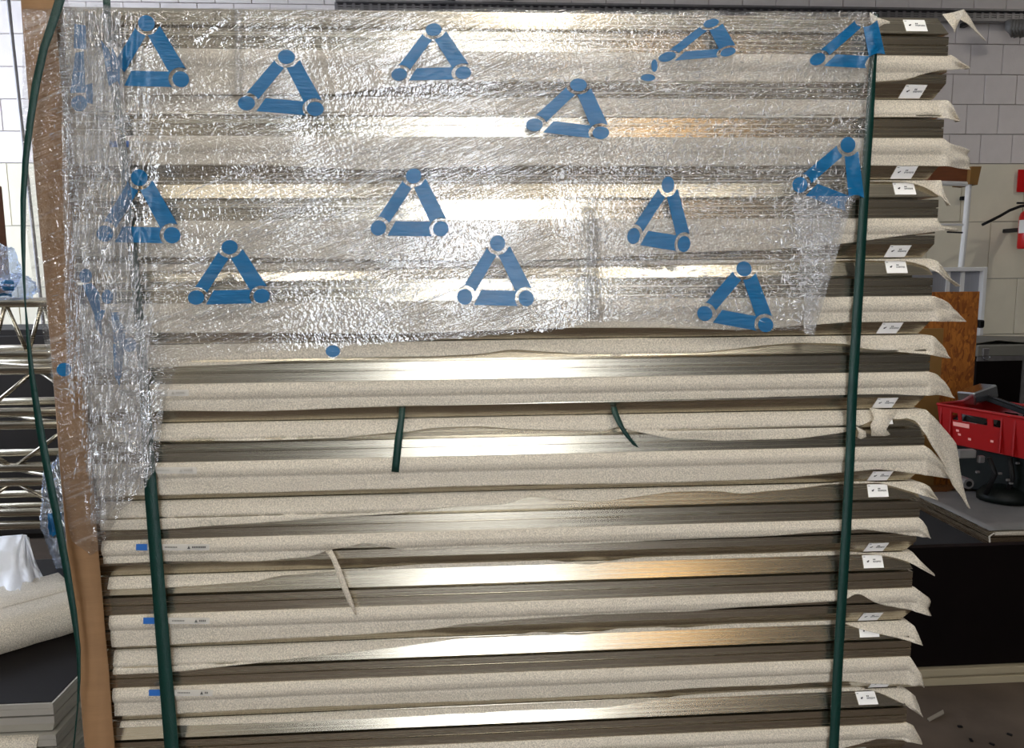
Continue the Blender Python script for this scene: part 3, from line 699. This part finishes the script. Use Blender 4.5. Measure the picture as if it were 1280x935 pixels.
for (px, ww) in ((545, 20), (618, 34)):
    c = at(px, -7, 4.55); tag(MB().tube([c+Vector((-.1,0,.05)), c+Vector((0,0,0)), c+Vector((.12,.0,-.01)), c+Vector((.2,.0,.08))], .035, 8).build('cable_bundle', 'rubber'), 'black cable bundle looped over the tray above the film, %s' % ('thin one' if ww == 20 else 'thick one'), 'cable', 'cable bundles on the tray')
# hanging rag bundle
rb = MB()
for k in range(5):
    a = at(1262+k*4, 27, 4.6); rb.tube([a, at(1261+k*4, 36, 4.58), at(1266+k*3.6, 45+k%2, 4.6)], [.03,.024,.016], 7)
tag(rb.build('cable_coil', 'grey_foil', smooth=True), 'grey coiled cable bundle hanging under the cable tray', 'cable')
# timber beam on top of white rack
Y = 3.2
t = thing('timber_beam', at(1190, 230, Y), 'brown timber block lying on the white tube rack', 'timber')
a, b, c, d = at(1168,207,Y), at(1214,209,Y), at(1212,229,Y), at(1160,229,Y)
MB().prism([a,b,c,d], (0,.12,0)).build('timber', 'brown_wood', t)
MB().prism([at(1214,208,Y-.03), at(1227,208,Y-.03), at(1222,231,Y-.03), at(1212,230,Y-.03)], (0,.16,0)).build('end_block', 'brown_board', t)
Y = 3.2
rk = thing('tube_rack', (at(1197,362,Y).x, Y, 0), 'white tube rack standing against the wall behind the stack', 'rack')
MB().tube([at(1211,230,Y), at(1206,290,Y), at(1198,362,Y), Vector((at(1198,362,Y).x-.06, Y, 0))], .016, 10).build('upright', 'white_metal', rk)
MB().tube([at(1080,226,Y), at(1211,230,Y)], .014).build('top_bar', 'white_metal', rk)
MB().tube([at(1080,280,Y), at(1207,281,Y)], .007).build('rung', 'white_metal', rk)
MB().tube([at(1184,290,Y), at(1206,291,Y)], .005).build('rung', 'dark_metal', rk)
xu = at(1080,226,Y).x; MB().tube([(xu, Y, at(1080,226,Y).z), (xu, Y, 0)], .016).build('upright', 'white_metal', rk)
# framed sheet behind the OSB board
Y = 3.05
fp = thing('framed_sheet', (at(1195,500,Y).x, Y, 0), 'grey sheet in a white frame leaning behind the chipboard', 'panel')
x0, x1, zt_ = at(1120,336,Y).x, at(1232,336,Y).x, at(1200,334,Y).z
MB().box(((x0+x1)/2, Y+.02, zt_/2), (x1-x0, .01, zt_-.02)).build('sheet', 'grey_sheet', fp)
for c, s in (((x1-.012, Y, zt_/2), (.024,.04,zt_)), ((x0+.012, Y, zt_/2), (.024,.04,zt_)), (((x0+x1)/2, Y, zt_-.012), (x1-x0-.05,.04,.024))): MB().box(c, s, bev=.003).build('frame_bar', 'white_metal', fp)
for px in (1186, 1204): MB().box((at(px,350,Y).x, Y+.008, zt_/2), (.02,.012,zt_-.05)).build('glazing_bar', 'white_metal', fp)
# OSB and plain board
def board(name, px0, px1, pyt, Y, th, m, label, cat='board'):
    x0, x1, z = at(px0, pyt, Y).x, at(px1, pyt, Y).x, at((px0+px1)/2, pyt, Y).z
    return tag(MB().box(((x0+x1)/2, Y+th/2, z/2), (x1-x0, th, z), bev=.002).build(name, m, base=((x0+x1)/2, Y, 0)), label, cat)
board('chipboard_sheet', 1100, 1225, 365, 2.45, .02, 'osb', 'orange-brown oriented strand board standing upright behind the red crate')
board('plywood_sheet', 1090, 1180, 411, 2.38, .015, 'brown_board', 'plain dull brown board standing in front of the strand board')
# fire extinguisher, sign, hose on wall
Y = 4.55
fx = at(1284, 290, Y).x; zb_, zt_ = at(1284,311,Y).z, at(1284,262,Y).z
fe = thing('fire_extinguisher', (fx, Y, zb_), 'red fire extinguisher with a black hose hanging on the beige wall', 'fire extinguisher')
n = 16; r = .062
MB().grid([[Vector((fx+q*r*math.cos(a*2*math.pi/n), Y+q*r*math.sin(a*2*math.pi/n), zb_+h*(zt_-zb_))) for a in range(n)] for (q, h) in ((.05,0),(.9,0),(1,.05),(1,.82),(.85,.92),(.4,1),(.05,1.0))], True).build('cylinder_body', 'red_gloss', fe, smooth=True)
MB().box((fx-.062, Y-.02, (zb_+zt_)/2+.02), (.004, .06, .10)).build('paper_sticker', 'paper', fe)
MB().box((fx, Y, zt_+.02), (.04,.03,.05), bev=.005).build('valve', 'dark_metal', fe)
MB().box((fx-.03, Y, zt_+.05), (.14,.02,.014), bev=.003).build('handle', 'black_plastic', fe)
MB().box((fx, BY-.09, (zb_+zt_)/2), (.05, .22, .03)).build('wall_bracket', 'dark_metal', fe)
a, b = at(1273,212,BY-.03), at(1300,240,BY-.03)
tag(MB().box((a+b)/2, (abs(b.x-a.x), .006, abs(a.z-b.z))).build('safety_sign', 'red_gloss'), 'red square safety sign on the wall above the extinguisher', 'sign')
hp = [at(1228,281,4.5), at(1238,276,4.5), at(1250,270,4.5), at(1262,263,4.5), at(1275,258,4.5), at(1300,254,4.55)]
MB().tube(hp, .011, 8).build('hose', 'rubber', fe, smooth=True)
tag(MB().box(at(1204,248,BY-.035), (.045,.03,.03), bev=.004).build('wall_socket', 'black_plastic'), 'small black wall socket seen through the white tube rack', 'socket')
# flight case
Y = 2.5; x0, x1 = at(1222,430,Y).x, at(1222,430,Y).x+.62; z1 = at(1250,447,Y).z; z2 = at(1250,431,Y).z
fc = thing('flight_case', ((x0+x1)/2, Y+.2, 0), 'black flight case with grey lid and metal edges behind the red crate', 'case')
MB().box(((x0+x1)/2, Y+.2, z1/2), (x1-x0, .4, z1), bev=.004).build('body', 'black_board', fc)
MB().box(((x0+x1)/2, Y+.2, (z1+z2)/2+.003), (x1-x0, .4, z2-z1-.006), bev=.006).build('lid', 'grey_lid', fc)
MB().box(((x0+x1)/2, Y-.003, z1-.004), (x1-x0, .006, .024)).build('edge_strip', 'galvanised', fc)
MB().box((at(1279,470,Y).x, Y-.003, z1/2), (.022, .006, z1-.03)).build('edge_strip', 'galvanised', fc)
cx = at(1231,440,Y)
MB().box(cx+Vector((0,-.006,0)), (.035,.012,.04), bev=.003).build('catch_plate', 'galvanised', fc)
MB().tube([cx+Vector((.02*math.cos(a*math.pi/5-math.pi), -.014, -.02+.02*math.sin(a*math.pi/5-math.pi))) for a in range(6)], .003, 6).build('catch_ring', 'chrome', fc)
MB().grid([[Vector((x0-.03,Y+.02,z2+.002)), Vector((x0+.12,Y+.02,z2+.022)), Vector((x0+.3,Y+.02,z2+.004)), Vector((x1,Y+.02,z2+.002))],[Vector((x0-.03,Y+.38,z2+.004)), Vector((x0+.12,Y+.38,z2+.02)), Vector((x0+.3,Y+.38,z2+.012)), Vector((x1,Y+.38,z2+.004))]]).build('lid_cover', 'grey_lid', fc, solid=.003)
MB().box(at(1227,405,2.44)+Vector((0,.02,0)), (.03,.05,.04), bev=.006).build('corner_cap', 'black_plastic', fc)

# red crate: the ray/plane points of its rim and foot give its plan
ZT = .80
A = atz(1172, 504, ZT); B = atz(1290, 523, ZT); e = (B-A); e.z = 0; Lc = e.length; e.normalize(); nrm = Vector((-e.y, e.x, 0))
if nrm.x < 0: nrm = -nrm
print('crate', A, B, Lc)
HC, WC, TH = .17, .30, .006; ta = .02
cr = thing('red_crate', A-Vector((0,0,HC)), 'red plastic stacking crate holding tools, on a heap of black gear', 'crate')
def cp(u, v, z): return A + e*u + nrm*v + Vector((0,0,z))
def wallpanel(u0,v0,u1,v1,name):
    # a tapered side with thickness; holes are added to the long side separately
    iu = ta*(1 if u0 < Lc/2 else -1); 
    q = lambda u, v, z: cp(u + (ta*(1-2*u/Lc))*(-z/HC), v + (ta*(1-2*v/WC))*(-z/HC), z)
    return q
q = wallpanel(0,0,0,0,'')
def side(mb, us, zs, holes, f):
    for i in range(len(us)-1):
        for j in range(len(zs)-1):
            if (i, j) in holes: continue
            mb.quad(f(us[i],zs[j]), f(us[i+1],zs[j]), f(us[i+1],zs[j+1]), f(us[i],zs[j+1]))
us = [0,.06*Lc,.16*Lc,.23*Lc,.27*Lc,.56*Lc,.62*Lc,.70*Lc,Lc]; zs = [0,-.030,-.045,-.062,-.075,-HC]
mbc = MB(); side(mbc, us, zs, {(2,2),(2,1),(4,1),(4,2),(6,1),(6,2)}, lambda u, z: q(u, 0, z)); mbc.build('side_panel', 'red_plastic', cr, solid=.005)
mbc = MB(); side(mbc, us, zs, {(4,2)}, lambda u, z: q(u, WC, z)); mbc.build('side_panel', 'red_plastic', cr, solid=.005)
for u in (0, Lc): mbc = MB(); side(mbc, [0,WC*.3,WC*.7,WC], zs, {(1,2)}, lambda v, z: q(u, v, z)); mbc.build('end_panel', 'red_plastic', cr, solid=.005)
MB().quad(q(0,0,-HC), q(Lc,0,-HC), q(Lc,WC,-HC), q(0,WC,-HC)).build('bottom_panel', 'red_plastic', cr, solid=.006)
rim = MB()
for (u0,v0,u1,v1) in ((0,0,Lc,0),(Lc,0,Lc,WC),(Lc,WC,0,WC),(0,WC,0,0)):
    a, b = cp(u0,v0,-.004), cp(u1,v1,-.004); rim.tube([a, b], .007, 6)
rim.build('rim', 'red_plastic', cr)
for u in (.02*Lc, .14*Lc, .72*Lc, .86*Lc): MB().box(q(u, 0, -.09)-nrm*.006, (.006,.010,HC-.02), Matrix.Rotation(math.atan2(e.y,e.x),3,'Z')).build('rib', 'red_plastic', cr)
sq = lambda u0,u1,z0,z1: (q(u0*Lc,0,z0)-nrm*.0045, q(u1*Lc,0,z0)-nrm*.0045, q(u1*Lc,0,z1)-nrm*.0045, q(u0*Lc,0,z1)-nrm*.0045)
mat('faded_sticker', (235,160,150), .6)
MB().quad(*sq(.17,.36,-.070,-.088)).build('faded_sticker', 'faded_sticker', cr)
for (a_, b_) in ((.20,-.102),(.22,-.118),(.34,-.13),(.6,-.12)): MB().quad(*sq(a_,a_+.035,b_,b_-.010)).build('paint_fleck', 'faded_sticker', cr)
# tool lying across the crate
pt = [at(1222,497,2.1)]
tl = thing('clamp_tool', pt[0], 'chrome clamp with a long black bar lying across the red crate', 'tool')
hd = at(1222,493,2.08)
Rz = Matrix.Rotation(math.radians(-12),3,'Y') @ Matrix.Rotation(.3,3,'Z')
MB().box(hd, (.15,.09,.06), Rz, bev=.006).build('clamp_head', 'chrome', tl)
MB().tube([hd+Vector((-.01,-.034,.012)), hd+Vector((0,-.036,-.002)), hd+Vector((.012,-.034,.012))], .006, 8).build('clamp_screw', 'black_plastic', tl)
MB().tube([hd+Vector((0,0,.016)), hd+Vector((0,0,.026))], .014, 14).build('clamp_knob', 'chrome', tl)
MB().box(hd+Vector((-.034,-.02,-.018)), (.02,.02,.014), Rz, bev=.003).build('clamp_jaw', 'chrome', tl)
be = at(1286,516,1.86); dr = be-hd; rr = dr.to_track_quat('X','Z').to_matrix()
MB().box(hd+dr*.54+Vector((.01,0,-.004)), (dr.length*.98,.035,.022), rr, bev=.003).build('clamp_bar', 'black_plastic', tl)
MB().box(hd+dr*.54+Vector((.01,0,.010)), (dr.length*.9,.012,.005), rr).build('clamp_rail', 'dark_metal', tl)
zc0 = ZT-HC-.004
# fill in the crate
for k, (u, v) in enumerate(((.25,.25),(.5,.5),(.75,.3))):
    c = cp(u*Lc, v*WC, -.09); tag(MB().tube([c+Vector((-.06,0,0)), c+Vector((.0,.05,.02)), c+Vector((.07,0,.0))], .03, 8).build('cable_coil', 'rubber'), 'black cable coil lying inside the red crate', 'cable', 'cable coils in the red crate')

# lying panels behind the black board
ZP = .42
C0 = atz(1237, 664, ZP); print('pile corner', C0)
x0, y0 = C0.x, C0.y
lpA = make_panel(SEC_B, x0, x0+1.3, y0, y0+.62, ZP-.060, face='aluminium', top=True)
tag(lpA, 'grey aluminium framed panel lying on the low pile behind the black board', 'panel')
MB().grid([[Vector((x0+.05*i, y0+.10*j, ZP+.002+.004*fbm(i*.8,j*.9,3))) for i in range(20)] for j in range(6)]).build('foam_cover', 'grey_foil', lpA, smooth=True, solid=.001)
MB().grid([[Vector((x0+.02+.05*i, y0-.004, ZP-.002)) for i in range(20)], [Vector((x0+.012+.05*i, y0-.012-.004*(i%3), ZP-.012)) for i in range(20)]]).build('foam_edge', 'foam', lpA, smooth=True, solid=.001)
MB().grid([[Vector((x0+.012, y0-.006, ZP-.004)), Vector((x0-.006, y0-.003, ZP-.018)), Vector((x0-.004, y0-.006, ZP-.04)), Vector((x0+.012, y0-.006, ZP-.058))],[Vector((x0+.016, y0-.010, ZP-.004)), Vector((x0-.002, y0-.008, ZP-.018)), Vector((x0+.0, y0-.01, ZP-.04)), Vector((x0+.016, y0-.010, ZP-.058))]]).build('foam_fold', 'foam', lpA, solid=.001)
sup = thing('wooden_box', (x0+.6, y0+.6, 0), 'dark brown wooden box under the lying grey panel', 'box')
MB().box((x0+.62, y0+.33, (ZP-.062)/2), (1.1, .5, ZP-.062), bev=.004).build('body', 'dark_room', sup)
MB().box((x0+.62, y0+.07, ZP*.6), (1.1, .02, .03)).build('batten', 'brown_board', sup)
# black gear on that panel, under the crate
cen = cp(.5*Lc, .5*WC, 0); g = thing('amplifier_rack', (cen.x, cen.y, ZP), 'black and dark green machine gear heaped under the red crate', 'machine')
gh = ZT-HC-.006-ZP
MB().box((cen.x+.03, cen.y+.01, ZP+.006+gh/2), (.34, .24, gh-.012), Matrix.Rotation(math.atan2(e.y,e.x),3,'Z'), bev=.01).build('body', 'dark_green', g)
GY = cen.y-.14
gm = at(1209,604,GY); MB().tube([gm+Vector((0,-.01,0)), gm+Vector((0,.04,0))], .022, 12).build('motor', 'galvanised', g)
MB().tube([gm+Vector((0,-.014,0)), gm+Vector((0,-.008,0))], .012, 12).build('motor_cap', 'black_plastic', g)
MB().box(at(1207,567,GY), (.075,.03,.035), bev=.004).build('bracket', 'grey_foil', g)
MB().box(at(1226,574,GY-.01), (.026,.02,.03), bev=.004).build('bracket', 'galvanised', g)
for (px, py) in ((1222,590),(1260,600),(1272,579),(1264,604),(1250,592)): MB().box(at(px,py,GY-.02), (.016,.01,.009), bev=.002).build('bolt', 'galvanised', g)
for k in range(2): MB().tube([at(1236+k*26,572,GY), at(1244+k*22,592+k*5,GY-.02), at(1232+k*26,618,GY)], .010, 8).build('hose', 'rubber', g, smooth=True)
n = 20; c = at(1262,618,GY+.04); c.z = ZP+.008
MB().grid([[c+Vector((q*.13*math.cos(a*math.pi*2/n), q*.10*math.sin(a*math.pi*2/n), h)) for a in range(n)] for (q, h) in ((.05,0),(1,0),(1.02,.02),(.8,.05),(.3,.065),(.02,.066))], True).build('round_base', 'dark_green', g, smooth=True)

# black board standing in front, with its silver bottom profile
Y = 1.12
zb_ = at(1200,684,Y).z; x0 = at(1020,684,Y).x; x1 = at(1330,684,Y).x
bb = thing('black_board', ((x0+x1)/2, Y, 0), 'black faced board standing upright on a silver edge profile beside the stack', 'board')
MB().box(((x0+x1)/2, Y+.02, (zb_+.06)/2), (x1-x0, .03, zb_-.06), bev=.002).build('board_face', 'black_board', bb)
for k, (z, th, dy) in enumerate(((.046,.024,.0),(.030,.008,.008),(.013,.026,-.002))): MB().box(((x0+x1)/2, Y+dy+.012, z), (x1-x0, .045, th), bev=.002).build('edge_profile', 'edge_alu', bb)
mat('shard', (150,140,125), .6)
a = atz(1162,902,.004); b = atz(1180,893,.004)
tag(MB().prism([a, b, b+Vector((.01,.02,0)), a+Vector((.0,.012,0))], (0,0,.004)).build('foam_scrap', 'shard'), 'thin pale scrap lying on the dark floor beside the stack foot', 'scrap')
for (px, py) in ((1214,925),(1200,908),(1262,918),(1240,930)):
    c = atz(px, py, .003); tag(MB().box(c, (.014,.008,.005), Matrix.Rotation(px,3,'Z'), bev=.001).build('debris_crumb', 'rubber'), 'small dark crumb of debris on the concrete floor', 'debris', 'crumbs on the floor')

# ------------------------------------------------------------------ left background
# aluminium box trusses stacked behind the stack
def truss(ytop, ybot, Y, Yr, label, phase, step=.16, rt=.027, rb=None, diag=.009, m='aluminium'):
    z1, z0 = at(40, ytop, Y).z, at(40, ybot, Y).z; X0, X1 = -3.1, -.75
    t = thing('lighting_truss', ((X0+X1)/2, Y, z0), label, 'truss', 'aluminium trusses in the storage rack')
    for (y, z) in ((Y, z1), (Y, z0), (Yr, z1), (Yr, z0)): MB().tube([(X0, y, z), (X1, y, z)], rt, 14).build('chord', m, t, smooth=True)
    for y in (Y,):
        x = X0 + phase; up = True
        while x < X1-step:
            a, b = (z0, z1) if up else (z1, z0); MB().tube([(x, y, a), (x+step, y, b)], diag, 8).build('brace', m, t, smooth=True); x += step; up = not up
    x = X0+.1; up = True
    while x < X1-.8:
        a, b = (Y, Yr) if up else (Yr, Y); MB().tube([(x, a, z1), (x+.5, b, z1)], diag, 8).build('brace', m, t, smooth=True); x += .8; up = not up
    return t
ZS = []
truss(379, 443, 2.2, 2.5, 'silver lighting truss with bright short braces, topmost of the truss pile', .02, .075, .018)
truss(462, 515, 2.18, 2.48, 'silver lighting truss, second from the top of the truss pile', .06, .24, .020)
truss(531, 584, 2.16, 2.46, 'silver lighting truss with one long bright brace, third from the top of the pile', .10, .26, .019)
truss(602, 640, 2.15, 2.45, 'silver lighting truss, fourth from the top of the truss pile', .04, .22, .019)
truss(656, 735, 2.14, 2.44, 'silver lighting truss at the bottom of the pile, behind the white foam', .0, .2, .019)
z_s = at(40,735,2.14).z-.02
rkk = thing('truss_stand', (-1.9, 2.3, 0), 'dark timber trestle under the truss pile', 'trestle')
for x in (-2.9, -1.9, -.95): MB().box((x, 2.3, z_s/2), (.08, .40, z_s-.004)).build('bearer', 'brown_wood', rkk)
MB().box((-1.9, 3.0, .95), (2.6, .02, 1.9)).build('back_board', 'dark_room', rkk) if False else None
# dark shelf wall behind the trusses
ds = thing('storage_cabinet', (-2.1, 3.1, 0), 'dark storage cabinet standing behind the pile of trusses', 'cabinet')
zt_ = at(40,412,2.9).z
MB().box((-2.05, 3.15, zt_/2), (2.7, .5, zt_)).build('body', 'dark_room', ds)
for k in range(3): MB().box((-2.95+k*.9, 2.89, zt_/2), (.86, .02, zt_-.06), bev=.003).build('door', 'dark_room', ds)
# conduit and post on the left wall
a, b = at(9,-10,4.3), at(52,385,4.3); tag(MB().tube([a, b, b+(b-a)*.35], .012, 8).build('thin_pole', 'galvanised'), 'thin grey pole leaning before the bright white wall', 'pole')
Y = 2.6; x0, x1 = at(-40,300,Y).x, at(4,300,Y).x
zl_ = at(0,370,Y).z; zh_ = at(0,232,Y).z
tag(MB().box(((x0+x1)/2, Y, (zl_+zh_)/2), (x1-x0, .06, zh_-zl_), bev=.003).build('wooden_post', 'brown_wood'), 'dark brown post at the picture edge above the trusses', 'post')
# crumpled film lumps
def lump(c, sx, sy, sz, seed, name, m, label, cat, blue=0):
    c = Vector(c); rows = []; n, k = 40, 60
    for i in range(n+1):
        th = math.pi*i/n; row = []
        for j in range(k):
            ph = 2*math.pi*j/k; d = Vector((math.sin(th)*math.cos(ph), math.sin(th)*math.sin(ph), math.cos(th)))
            r = 1 + .28*fbm(d.x*2+seed, d.y*2, d.z*2) + .16*abs(fbm(d.x*6, d.y*6+seed, d.z*6)) + .07*fbm(d.x*16, d.y*16, d.z*16+seed)
            row.append(c + Vector((d.x*sx*r, d.y*sy*r, d.z*sz*r)))
        rows.append(row)
    o = MB().grid(rows, True).build(name, m, smooth=False, base=c-Vector((0,0,sz))); tag(o, label, cat)
    if blue:
        for q in range(blue):
            i = random.Random(seed+q).randint(12, 28); j0 = random.Random(seed*3+q).randint(36, 50)
            rr = [[c+(rows[i+a][(j0+b)%k]-c)*1.006 for b in range(5)] for a in range(5)]
            MB().grid(rr).build('blue_print_patch', 'blue_print', o)
    return o
lump(at(77,640,.83), .05, .045, .135, 3.0, 'film_bundle', 'loose_film', 'bulging bundle of crumpled clear film between cardboard and trusses', 'plastic film', 3)
lump(at(14,362,2.3)+Vector((0,0,.01)), .10, .10, .055, 8.0, 'film_bundle', 'loose_film', 'crumpled clear film lying on the top truss', 'plastic film', 5)
lump(at(8,335,2.36), .05, .05, .09, 12.0, 'film_bundle', 'loose_film', 'upright tuft of clear film against the brown post', 'plastic film', 1)

# second, lower stack at the left: silver framed panels, a black faced one on top
ZB = .61
K = atz(66, 879, ZB); kx, ky = K.x, K.y; print('left corner', K)
n_l = 9
lp = make_panel(SEC_B, kx-1.1, kx, ky, ky+.75, ZB-.060, face='black_board', top=True, e=.004)
lq = make_panel(SEC_B, kx-1.1, kx, ky, ky+.75, ZB-.122)
for q in list(lp.children)+list(lq.children):
    if q.name.startswith('rail'): q.data.materials[0] = MATS['pale_aluminium']
tag(lp, 'black faced panel in a silver frame on top of the low stack beside the cardboard', 'panel')
tag(lq, 'silver framed panel directly under the black faced one in the low stack', 'panel', 'panels of the low stack')
for k in range(1, n_l-1): tag(copy_panel(lq, -.061*k), 'silver framed panel lower in the low stack beside the cardboard, hidden below the picture', 'panel', 'panels lower in the low stack')
zmin = ZB-.122-.061*(n_l-2)
lb_ = thing('timber_bearer', (kx-.5, ky+.6, 0), 'timber bearers under the low panel stack', 'timber')
for x in (kx-1.0, kx-.15): MB().box((x, ky+.37, zmin/2), (.08, .7, zmin-.002)).build('bearer', 'pallet_wood', lb_)
fo = MB().grid([[Vector((kx-1.08+.05*i, ky+.002, ZB-.061)) for i in range(22)], [Vector((kx-1.08+.05*i, ky-.010-.002*fbm(i,1), ZB-.075)) for i in range(22)], [Vector((kx-1.08+.05*i, ky-.012-.003*fbm(i*.6,2), ZB-.10-.012*fbm(i*.5,4))) for i in range(22)]])
tag(fo.build('foam_sheet', 'foam', smooth=True, solid=.001), 'white foam sheet edge under the black faced panel of the low stack', 'packing foam')
# foam-covered slab lying across the black panel further back
zs1, zs2 = ZB+.004, ZB+.062
a0, a1 = atz(-60, 836, zs1), atz(96, 789, zs1)
dv = (a1-a0).normalized(); pn = Vector((-dv.y, dv.x, 0)); a1e = a1+dv*.03
sl_ = thing('wrapped_cassette', a0, 'grey panel wrapped in white foam lying across the black faced panel', 'panel')
sec = [(0,0),(-.002,.028),(.0,.051),(.005,.0565),(.05,.058),(.14,.0585),(.24,.058)]
rows = []
for k in range(13):
    p = a0.lerp(a1e, k/12); rows.append([p + pn*s + Vector((0,0,h + .002*fbm(k*.5, s*7))) for s, h in sec])
MB().grid(rows).build('foam_wrap', 'foam', sl_, smooth=True, solid=.002)
MB().prism([a0+pn*.006+Vector((0,0,.001)), a1e+pn*.006+Vector((0,0,.001)), a1e+pn*.23+Vector((0,0,.001)), a0+pn*.23+Vector((0,0,.001))], (0,0,.050)).build('panel_core', 'aluminium', sl_)
MB().grid([[a0.lerp(a1e,k/8)+pn*(.10+.02*j)+Vector((0,0,.0605+.0045*(j==1))) for j in range(4)] for k in range(9)]).build('foam_fold', 'foam', sl_, smooth=True)
# loose white foam sheet draped on top
pts = [[(-20,672),(28,668),(33,668),(34,670),(36,672)],
       [(-20,690),(20,690),(36,700),(44,706),(47,708)],
       [(-20,712),(20,715),(40,720),(54,727),(60,730)],
       [(-20,735),(20,738),(44,742),(62,748),(70,752)],
       [(-20,755),(12,758),(40,760),(66,759),(82,760)],
       [(-20,768),(10,770),(36,771),(60,765),(88,762)]]
Ys = [.74, .70, .64, .58, .53, .50]
rows = []
for j, r_ in enumerate(pts):
    row = []
    for i in range(33):
        f_ = i/8; k = min(3, int(f_)); t_ = f_-k; a_, b_ = r_[k], r_[k+1]
        row.append(at(a_[0]+(b_[0]-a_[0])*t_, a_[1]+(b_[1]-a_[1])*t_, Ys[j] - .06*abs(fbm(i*.13+j*.8, j*.5, 2)) - .035*abs(fbm(i*.27-j*.9, j*.8, 6)) - .012*fbm(i*.7, j*2.1, 9)))
    rows.append(row)
up = []
for j in range(len(rows)-1):
    for s in range(5): up.append([a.lerp(b, s/5) + Vector((0, -.012*abs(fbm(i*.22, j+s*.2, 11)), 0)) for i, (a, b) in enumerate(zip(rows[j], rows[j+1]))])
up.append(rows[-1])
tag(MB().grid(up).build('crumpled_foam', 'white_foil', smooth=True, solid=.0015), 'crumpled white foam sheet heaped on the wrapped panel in front of the trusses', 'packing foam')
